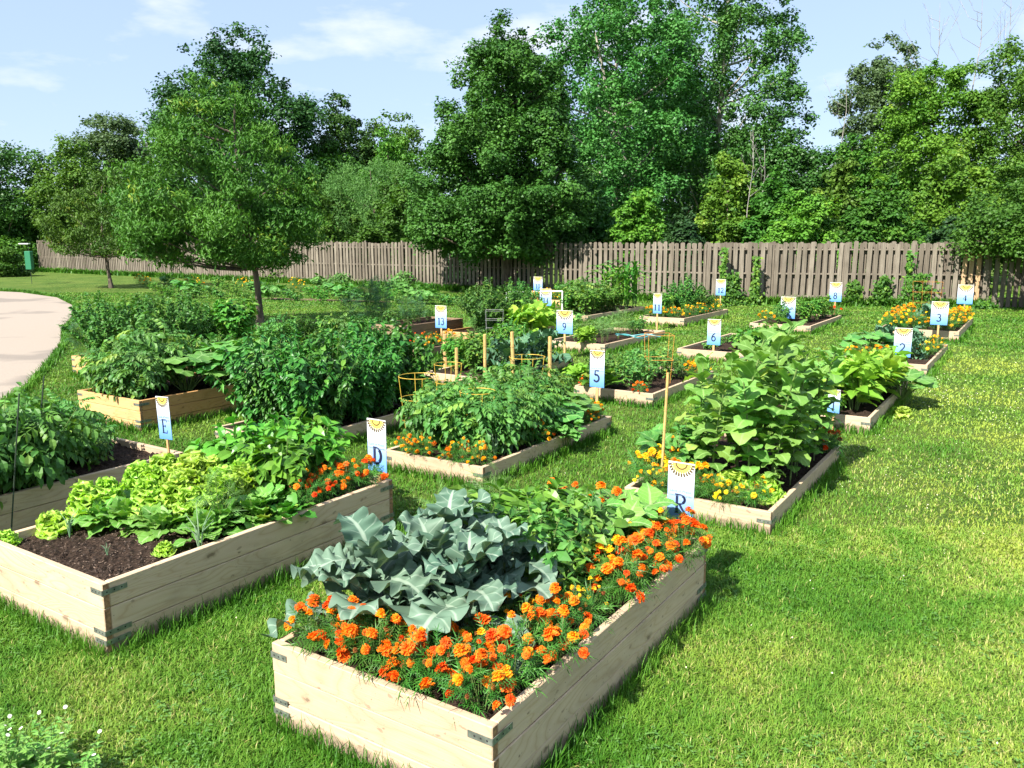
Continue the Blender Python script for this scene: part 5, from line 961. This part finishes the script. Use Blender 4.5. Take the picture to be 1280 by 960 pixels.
# greens in the beds between the pepper bed and the far plots
for i, (x, y, s) in enumerate(((330, 432, 1.5), (352, 428, 1.6), (378, 425, 1.5), (404, 424, 1.6), (428, 425, 1.6), (452, 426, 1.5), (600, 440, 1.3), (640, 432, 1.4), (476, 428, 1.5))):
    lone([[HERB[0], TOML[1], DARKB[0]][i % 3]], px(x, y), 'leafy_plant', f'leafy green plant behind the peppers, {ORD[i]} from the left', 'plant', s*(.62 if i % 3 else .8), rz=i, group='leafy plants behind the peppers')
for i, (x, y) in enumerate(((612, 424), (626, 420), (596, 428), (668, 418), (690, 412), (655, 408), (640, 404), (716, 410))):
    lone([[KALE[0], CUKE[0], DILL[0]][i % 3]], px(x, y), 'leafy_plant', f'mixed leafy plant left of sign 9, {ORD[i]} of the cluster', 'plant', 1.5 if i % 3 else 1.2, rz=i*1.3, group='leafy plants left of sign 9')
lone([YBEAN[2]], px(662, 425), 'fig_leaf_plant', 'pale yellow-green leafy plant above the tall stakes', 'plant', 1.5); lone([YBEAN[1]], px(676, 422), 'fig_leaf_plant', 'pale yellow-green leafy plant left of sign 9', 'plant', 1.4)
# ---------------------------------------------------------------- stakes, cages, frames
WIREY = plain('yellow_wire', (0.62, 0.42, 0.06), 0.45, 0.2, var=0.1); WIREO = plain('rusty_orange_wire', (0.60, 0.26, 0.05), 0.5, 0.1, var=0.15); PIPEW = plain('white_pipe', (0.78, 0.79, 0.78), 0.4, var=0.03); WIRES = plain('silver_wire', (0.5, 0.5, 0.48), 0.4, 0.6, var=0.1)
def stake(x, yt, yb, Y, label, r0=.014, mat=BAMBOO, lean=0.0, name='garden_stake', zb=None):
    t = py(x, yt, Y); m = MB(); n = 8; zz = np.linspace(zb if zb is not None else 0, t[2], n); m.tube(np.stack([lean*zz, 0*zz, zz], 1)-[lean*t[2], 0, 0], r0, 8, (0.5, 0, 0))
    if mat is BAMBOO:
        for z in zz[1:-1]: m.tube([(lean*(z-t[2]), 0, z-.006), (lean*(z-t[2]), 0, z+.006)], r0*1.18, 8, (0.9, 0, 0), cap=False)
    return tag(m.build(name, mat, loc=(t[0], Y, 0)), label, 'garden stake', 'garden stakes')
stake(570.5, 435, 480, 9.6, 'leftmost short bamboo stake in the kale bed greens', .020); stake(606, 418, 462, 9.9, 'bamboo stake second from the left above the greens', .020); stake(640, 415, 492, 9.0, 'tall bamboo stake holding the yellow wire ring', .020, lean=-.03); stake(687.5, 421, 492, 9.0, 'tall bamboo stake right of the yellow wire ring', .021)
stake(835, 466, 552, 6.4, 'tall thin bamboo cane behind the yellow marigolds', .011, lean=.03); stake(293, 392, 413, 14.2, 'white stake at the end of the pathside bed', .022, plain('pale_stake', (.6, .55, .45)))
BLK = plain('dark_rod', (0.03, 0.045, 0.03), 0.5); stake(55, 470, 545, 5.6, 'thin dark rod leaning in the tomato bed, right one', .005, BLK, .18); stake(24, 492, 562, 5.2, 'thin dark rod leaning in the tomato bed, left one', .005, BLK, .16)
stake(556, 418, 455, 13.2, 'pale squared stake below sign 13', .035, STAKE)
def cage(p, label, h=.8, r0=.17, rings=3, mat=WIREY, square=False, taper=.75):
    m = MB(); n = 4 if square else 22; wr = .0022 if mat is WIRES else .0032
    for k in range(rings):
        z = h*(k+1)/rings; rr = r0*(taper+(1-taper)*(k+1)/rings); a = np.arange(n+1)*2*pi/n+(pi/4 if square else 0); m.tube(np.stack([rr*np.cos(a), rr*np.sin(a), z+0*a], 1), wr, 5, (0.5, 0, 0), cap=False)
    for q in range(4): a = q*pi/2+(pi/4 if square else .3); m.tube([(r0*taper*.8*cos(a), r0*taper*.8*sin(a), -.05), (r0*cos(a), r0*sin(a), h)], wr, 5, (0.5, 0, 0))
    return tag(m.build('plant_cage', mat, loc=p), label, 'plant cage', 'wire plant cages')
for (x, y, Y, r0, lb) in ((523, 470, 8.1, .20, 'yellow wire cage on the left of the caged tomato bed'), (597, 489, 7.6, .17, 'yellow wire cage sunk in the caged tomato bed middle'), (659, 446, 9.0, .20, 'yellow wire ring between the two tall bamboo stakes'), (560, 455, 9.2, .16, 'yellow wire cage behind the left cage')):
    c = py(x, y, Y); cage((c[0], Y, .1), lb, c[2]-.1, r0)
c = py(824, 418, 11.3); cage((c[0], 11.3, .15), 'square rusty orange cage above the herb bed', c[2]-.15, .25, 2, WIREO, True, 1.0)
c = py(1160, 352, 24.2); cage((c[0], 24.2, 0), 'square orange cage around the vine at the fence', c[2], .42, 3, WIREO, True, 1.0)
c = py(618, 388, 15.6); cage((c[0], 15.6, .1), 'silver wire cage right of the dark bush bed', c[2]-.1, .24, 4, WIRES, True, 1.0)
T = thing('pipe_frame', 'white pipe frame standing beyond the dark round bush', 'plant frame', (0, 0, 0)); ca, cb = py(633, 365, 22.0), py(703, 364, 22.0)
for a, b, nm in ((ca, cb, 'top_rail'), ((ca[0], ca[1], 0), ca, 'leg'), ((cb[0], cb[1], 0), cb, 'leg')):
    m = MB(); m.tube([a, b], .018, 8, (0.5, 0, 0)); m.build(nm, PIPEW, T)
c = py(667, 366, 20.0); m = MB()
for k in range(6): a = k*pi/3; m.tube([(.34*cos(a), .34*sin(a), 0), (.03*cos(a), .03*sin(a), c[2]+.05)], .012, 5, (0.5, 0, 0))
for z in (.3, .6, .85): rr = .34*(1-z/(c[2]+.1)); a = np.arange(7)*pi/3; m.tube(np.stack([rr*np.cos(a), rr*np.sin(a), z+0*a], 1), .009, 5, (0.5, 0, 0), cap=False)
tag(m.build('cane_obelisk', WIREO, loc=(c[0], 20.0, 0)), 'orange cane teepee obelisk in front of sign 14', 'plant support')
HOSE = plain('turquoise_hose', (0.05, 0.24, 0.25), 0.45, var=0.08); m = MB(); c = px(797, 417, .45); t = np.linspace(0, 1, 30); m.tube(np.stack([-.4+.8*t, .1*np.sin(t*5), .02*np.cos(t*9)], 1), .013, 6, (0.5, 0, 0)); m.tube(np.stack([-.35+.65*t, .12+.1*np.cos(t*6), -.03+.03*np.sin(t*7)], 1), .013, 6, (0.5, 0, 0))
tag(m.build('garden_hose', HOSE, loc=(c[0], c[1], .42)), 'turquoise soaker hose draped over the feathery plants', 'hose')
# green narrow box on a thin pole by the far fence
c = px(40, 355); T = thing('pole_feeder', 'green tube feeder with a white top on a thin pole by the far fence', 'bird feeder', (c[0], c[1], 0)); GRN = plain('green_plastic', (0.02, 0.17, 0.08), 0.5)
z1, z0 = py(37, 314, c[1])[2], py(37, 337, c[1])[2]; m = MB(); m.tube([(0, 0, 0), (0, 0, z1+.3)], .014, 6, (0.5, 0, 0)); m.build('pole', BLK, T)
m = MB(); m.box((-.17, -.13, z0), (.13, .13, z1), (.5, 0, 0), 0, .02); m.build('tube', GRN, T); m = MB(); m.box((-.42, -.1, z1+.34), (.06, .1, z1+.39), (.5, 0, 0), 0, .01); m.build('top_plate', PIPEW, T)
# vines on the fence
def vine(x, yt, Y, w, label, seed, mat='mid', n=420):
    r = np.random.default_rng(seed+500); t = py(x, yt, Y); h = t[2]; m = MB(); P_ = np.stack([r.normal(0, w*.5, n)*(1.1-.5*r.random(n)), r.normal(0, .10, n)-.05, h*r.random(n)**1.25], 1); P_[:, 0] *= 1.2-.8*P_[:, 2]/h
    st = MB(); 
    for k in range(4): st.tube([(r.normal(0, .1), 0, 0), (r.normal(0, w*.4), .02, h*.5), (r.normal(0, w*.3), .02, h*.95)], [.012, .009, .004], 5)
    T = thing('climbing_vine', label, 'vine', (t[0], Y, 0), 0, 'climbing vines on the fence'); m.inst(TL, frames(r.normal(0, 1, (n, 3))+[0, 0, -.5], r.normal(0, .4, (n, 3))+[-.2, -1, .6], .10+.07*r.random(n)), P_, r.random(n))
    m.build('foliage', M_TREE[mat], T); st.build('stem', BARK, T); return T
for i, (x, yt, Y, w, mt, lb) in enumerate(((918, 342, 27.3, .45, 'mid', 'climbing vine right of sign 12'), (1068, 352, 27.0, .40, 'mid', 'climbing vine just right of sign 8'), (1104, 346, 26.8, .55, 'mid', 'rounded vine between signs 8 and 4'), (1150, 342, 26.3, .85, 'mid', 'widest vine inside the square orange cage'), (1136, 316, 26.8, .14, 'bright', 'thin vine climbing high on the sunlit fence'), (946, 322, 27.4, .16, 'bright', 'thin vine climbing the fence above the mixed greens'), (905, 312, 27.6, .12, 'bright', 'thin vine reaching the fence top near sign 12'), (1228, 378, 26.0, .5, 'mid', 'low weeds at the foot of the fence right of sign 4'), (505, 340, 36.9, 1.0, 'pale', 'pale weeds against the fence behind the asparagus'), (425, 342, 39.5, .9, 'pale', 'pale weeds against the fence right of the young tree'))): vine(x, yt, Y, w, lb, i, mt)
# in-ground plots: soil rows and small plants
c = px(400, 375); blob_patch('earth_patch', c[0], c[1], 3.2, .42, -.35, BROWN, seed=1, label='strip of dry brown earth behind the young tree'); c = px(400, 403); blob_patch('earth_patch', c[0]-.2, c[1], 1.6, .45, -.3, BROWN, seed=2, label='patch of brown earth just right of the young tree'); c = px(700, 384); blob_patch('earth_patch', c[0], c[1], 1.3, .3, .1, BROWN, seed=3, label='small earth patch near the white frame')
k = 0
for j in range(5):
    for i in range(12):
        x = 175+i*32+j*9; y = 355+j*4.2+i*.9; q = px(x, y); k += 1
        if i % 2 == 0 and j < 2 and i < 8: spawn(MG['yellow'][k % 3], A, f'distant yellow marigold in the ground plot, {ORD[i//2]} of {ORD[j]} row', 'marigold', (q[0], q[1], 0), k, 2.2, 'marigolds in the ground plot')
        else: spawn([LOW, CARP, CUKE][k % 3][k % 3], 'low_plant', f'low green plant in the far ground plot, {ORD[i]} of {ORD[j]} row', 'plant', (q[0], q[1], 0), k, 1.5+.8*pr.random(), 'low plants in the far ground plot')
# white-flowered weeds at the lower left
m = petalring(1, M_PET['cream'], 12, .009)
for i, (x, y, h) in enumerate(((18, 958, .30), (66, 966, .34), (98, 970, .22), (34, 985, .2), (-10, 940, .25), (124, 985, .16), (44, 950, .27), (8, 975, .33))):
    q = px(x, y, .06); T = thing('flowering_weed', f'pale weed with tiny white flowers at the bottom left, {ORD[i]}', 'weed', (q[0], q[1], 0), i, 'flowering weeds at the bottom left'); st = MB(); lf = MB(); r = np.random.default_rng(i+5)
    for s in range(4):
        a = r.random()*6; e = np.array([.10*cos(a), .10*sin(a), h*(.75+.3*r.random())]); st.tube([(0, 0, 0), e*[.3, .3, .5], e], [.0025, .002, .0012], 5)
        for b in range(22): f = .05+.9*b/22; az = r.random()*6.28; lf.inst(SMALL, frames(np.array([[cos(az), sin(az), .3]]), np.array([[0, 0, 1.]]), np.array([.06*(1.3-f)])), (e*f)[None], [r.random()])
        for b in range(s % 2): obj('flower', m, T, tuple(e+r.normal(0, .004, 3)), 0, 1, (r.normal(0, .5), r.normal(0, .5), 0))
    st.build('stem', G_STEM, T); lf.build('foliage', M_RADI, T)
# ---------------------------------------------------------------- grass, one object
gr = np.random.default_rng(11)
def in_bed(x, y, pad=0.0):
    u = UX*x+UY*y; v = -UY*x+UX*y; m = np.zeros(len(x), bool)
    for b in BEDS.values(): m |= (u > b[0]-pad) & (u < b[0]+b[2]+pad) & (v > b[1]-pad) & (v < b[1]+b[3]+pad)
    return m
def vnoise(x, y, s, seed):
    """smooth value noise"""
    r = np.random.default_rng(seed); G = r.random((256, 256)); X, Y = x/s+100, y/s+100; i, j = np.floor(X).astype(int), np.floor(Y).astype(int); f, g = X-i, Y-j; f, g = f*f*(3-2*f), g*g*(3-2*g)
    q = lambda a, b: G[a % 256, b % 256]; return (q(i, j)*(1-f)+q(i+1, j)*f)*(1-g)+(q(i, j+1)*(1-f)+q(i+1, j+1)*f)*g
Nn_ = 680000
d = 1.35*np.exp(gr.random(Nn_)*math.log(34/1.35)); d = np.where(gr.random(Nn_) < 0.35, 1.3+gr.random(Nn_)*4.5, d)
x = (gr.random(Nn_)*2-1)*(d*0.70+0.9); y = d
# thicker, taller tufts where the mower cannot reach along the boards
ex, ey = [], []
for k, b in BEDS.items():
    per = 2*(b[2]+b[3]); dist = math.hypot(*uv(b[0], b[1])); n = int(per*min(520, 2600/max(dist, 2)))
    s = gr.random(n)*per; o = np.abs(gr.normal(0.012, 0.035, n))+0.004; u = np.where(s < b[2], s, np.where(s < b[2]+b[3], b[2]+o, np.where(s < 2*b[2]+b[3], s-b[2]-b[3], -o)))
    v = np.where(s < b[2], -o, np.where(s < b[2]+b[3], s-b[2], np.where(s < 2*b[2]+b[3], b[3]+o, s-2*b[2]-b[3]))); u, v = b[0]+u, b[1]+v; ex.append(UX*u-UY*v); ey.append(UY*u+UX*v)
ex, ey = np.concatenate(ex), np.concatenate(ey)
pi_ = gr.integers(0, len(PATH)-1, 9000); pf_ = gr.random(9000); pex = PATH[pi_, 0]*(1-pf_)+PATH[pi_+1, 0]*pf_+np.abs(gr.normal(0, .05, 9000))-.02; pey = PATH[pi_, 1]*(1-pf_)+PATH[pi_+1, 1]*pf_; ex = np.concatenate([ex, pex]); ey = np.concatenate([ey, pey])
fx = []; fy = []
for a, b in ((FA, FB), (FB, FC), (FC, FD)):
    n = 4200; t = gr.random(n); fx.append(a[0]+(b[0]-a[0])*t-np.abs(gr.normal(0, .12, n))*.3); fy.append(a[1]+(b[1]-a[1])*t-.08-np.abs(gr.normal(0, .16, n)))
fx, fy = np.concatenate(fx), np.concatenate(fy)
X = np.concatenate([x, ex, fx]); Y = np.concatenate([y, ey, fy]); kind = np.concatenate([np.zeros(len(x)), np.ones(len(ex)), np.full(len(fx), 2)])
dd = np.hypot(X, Y); keep = ~in_bed(X, Y) & ~on_path(X, Y) & (Y > .9); X, Y, kind, dd = X[keep], Y[keep], kind[keep], dd[keep]; n = len(X)
dry = vnoise(X, Y, .9, 1)*.5+vnoise(X, Y, .28, 2)*.35+vnoise(X, Y, .07, 3)*.15
dry += .20*np.clip((X-1.4)/1.8, 0, 1)*(Y < 16); dry -= .11*np.clip((1.6-X)/2, 0, 1)
H = (.024+.022*gr.random(n))*(.8+.5*vnoise(X, Y, .18, 4)); H = np.where(dry > .62, H*.75, H); H = np.where(kind == 1, .05+.10*gr.random(n)**1.5, H); H = np.where(kind == 2, .10+.25*gr.random(n), H); H *= 1+np.clip(dd-8, 0, 30)*.012
wd = np.maximum(.0019+.0013*gr.random(n), .00062*dd); az = gr.random(n)*2*pi; ln = .35+.9*gr.random(n); ln = np.where(kind == 1, ln*.5, ln)
ax = np.stack([np.cos(az), np.sin(az)], 1); pn = np.stack([-ax[:, 1], ax[:, 0]], 1); V = np.zeros((n, 6, 3), np.float32)
for j, (h, o, w) in enumerate(((0, 0, 1), (.6, .30, .8), (1, 1.0, .12))):
    c = np.stack([X+ax[:, 0]*ln*H*o, Y+ax[:, 1]*ln*H*o, H*h*(1-.25*ln*h)-.004*(j == 0)], 1)
    V[:, 2*j, :] = c; V[:, 2*j, :2] -= pn*(wd*w)[:, None]; V[:, 2*j+1, :] = c; V[:, 2*j+1, :2] += pn*(wd*w)[:, None]
tn = np.clip(dry*1.25-.16+gr.normal(0, .09, n), 0, 1); straw = (gr.random(n) < .012+.15*np.clip((dry-.48)*4, 0, 1)) & (kind == 0) & (dd < 9); tn = np.where(kind > 0, tn*.45, tn*.8); tn = np.where(straw, .9+.1*gr.random(n), tn)
T = np.zeros((n, 6, 3)); T[:, :, 0] = tn[:, None]; T[:, :, 2] = [0, 0, .5, .5, 1, 1]
F = (np.array([(0, 1, 3, 2), (2, 3, 5, 4)])[None]+(np.arange(n)*6)[:, None, None]).reshape(-1, 4)
m_, t_, out_ = new_mat('grass_blade'); p_ = N(t_, 'ShaderNodeBsdfPrincipled'); s_ = tintattr(t_)
c_ = ramp(t_, s_[0], [(0.0, (0.04, 0.15, 0.010)), (0.30, (0.098, 0.245, 0.020)), (0.62, (0.22, 0.35, 0.045)), (0.82, (0.34, 0.42, 0.055)), (0.9, (0.38, 0.40, 0.10)), (1.0, (0.46, 0.44, 0.16))])
t_.links.new(c_, p_.inputs['Base Color']); p_.inputs['Roughness'].default_value = 0.5; p_.inputs['Specular IOR Level'].default_value = 0.3
tr_ = N(t_, 'ShaderNodeBsdfTranslucent'); t_.links.new(c_, tr_.inputs[0]); ms_ = N(t_, 'ShaderNodeMixShader'); ms_.inputs[0].default_value = 0.35
t_.links.new(p_.outputs[0], ms_.inputs[1]); t_.links.new(tr_.outputs[0], ms_.inputs[2]); t_.links.new(ms_.outputs[0], out_.inputs[0])
gm = MB(); gm.add(V.reshape(-1, 3), F, T.reshape(-1, 3)); tag(gm.build('grass', m_), 'short mown lawn grass with straw-coloured dry patches', 'grass', kind='stuff')
# clover blossoms and clover leaves scattered in the lawn
cx = np.concatenate([gr.normal(px(1175, 500)[0], .9, 260), gr.normal(px(1090, 590)[0], .6, 110), (gr.random(170)*2-1)*6]); cy = np.concatenate([gr.normal(px(1175, 500)[1], 1.3, 260), gr.normal(px(1090, 590)[1], .8, 110), 1.6+gr.random(170)*8])
k = ~in_bed(cx, cy, .02) & ~on_path(cx, cy); cx, cy = cx[k], cy[k]; n = len(cx); cm = MB()
oc = (np.array([(1, 0, 0), (0, 1, 0), (-1, 0, 0), (0, -1, 0), (0, 0, 1), (0, 0, -.7)]), np.array([(0, 1, 4), (1, 2, 4), (2, 3, 4), (3, 0, 4), (1, 0, 5), (2, 1, 5), (3, 2, 5), (0, 3, 5)]), np.zeros((6, 3)))
S = np.maximum(.0045, .0005*np.hypot(cx, cy))*(.7+.6*gr.random(n)); cm.inst(oc, frames(gr.normal(0, 1, (n, 3)), gr.normal(0, 1, (n, 3)), S), np.stack([cx, cy, .045+.02*gr.random(n)], 1), gr.random(n))
tag(cm.build('clover_blossoms', M_PET['cream']), 'tiny white clover blossoms dotted over the lawn', 'clover', kind='stuff')
n = 9000; d = 1.5*np.exp(gr.random(n)*math.log(9)); cx = (gr.random(n)*2-1)*(d*.7+.8); cy = d; k = (vnoise(cx, cy, .5, 9) > .58) & ~in_bed(cx, cy, .01) & ~on_path(cx, cy); cx, cy = cx[k], cy[k]; n = len(cx); cm = MB()
az = gr.random(n)*6.28
for q in range(3):
    D = np.stack([np.cos(az+q*2.09), np.sin(az+q*2.09), .2+0*az], 1); cm.inst(leaf(2, 2, obov, .42, .2, .4), frames(D, np.tile([0, 0, 1.], (n, 1)), .012+.008*gr.random(n)), np.stack([cx, cy, .028+.02*gr.random(n)], 1), gr.random(n))
tag(cm.build('clover_leaves', M_SQU), 'patches of clover leaves in the lawn', 'clover', kind='stuff')
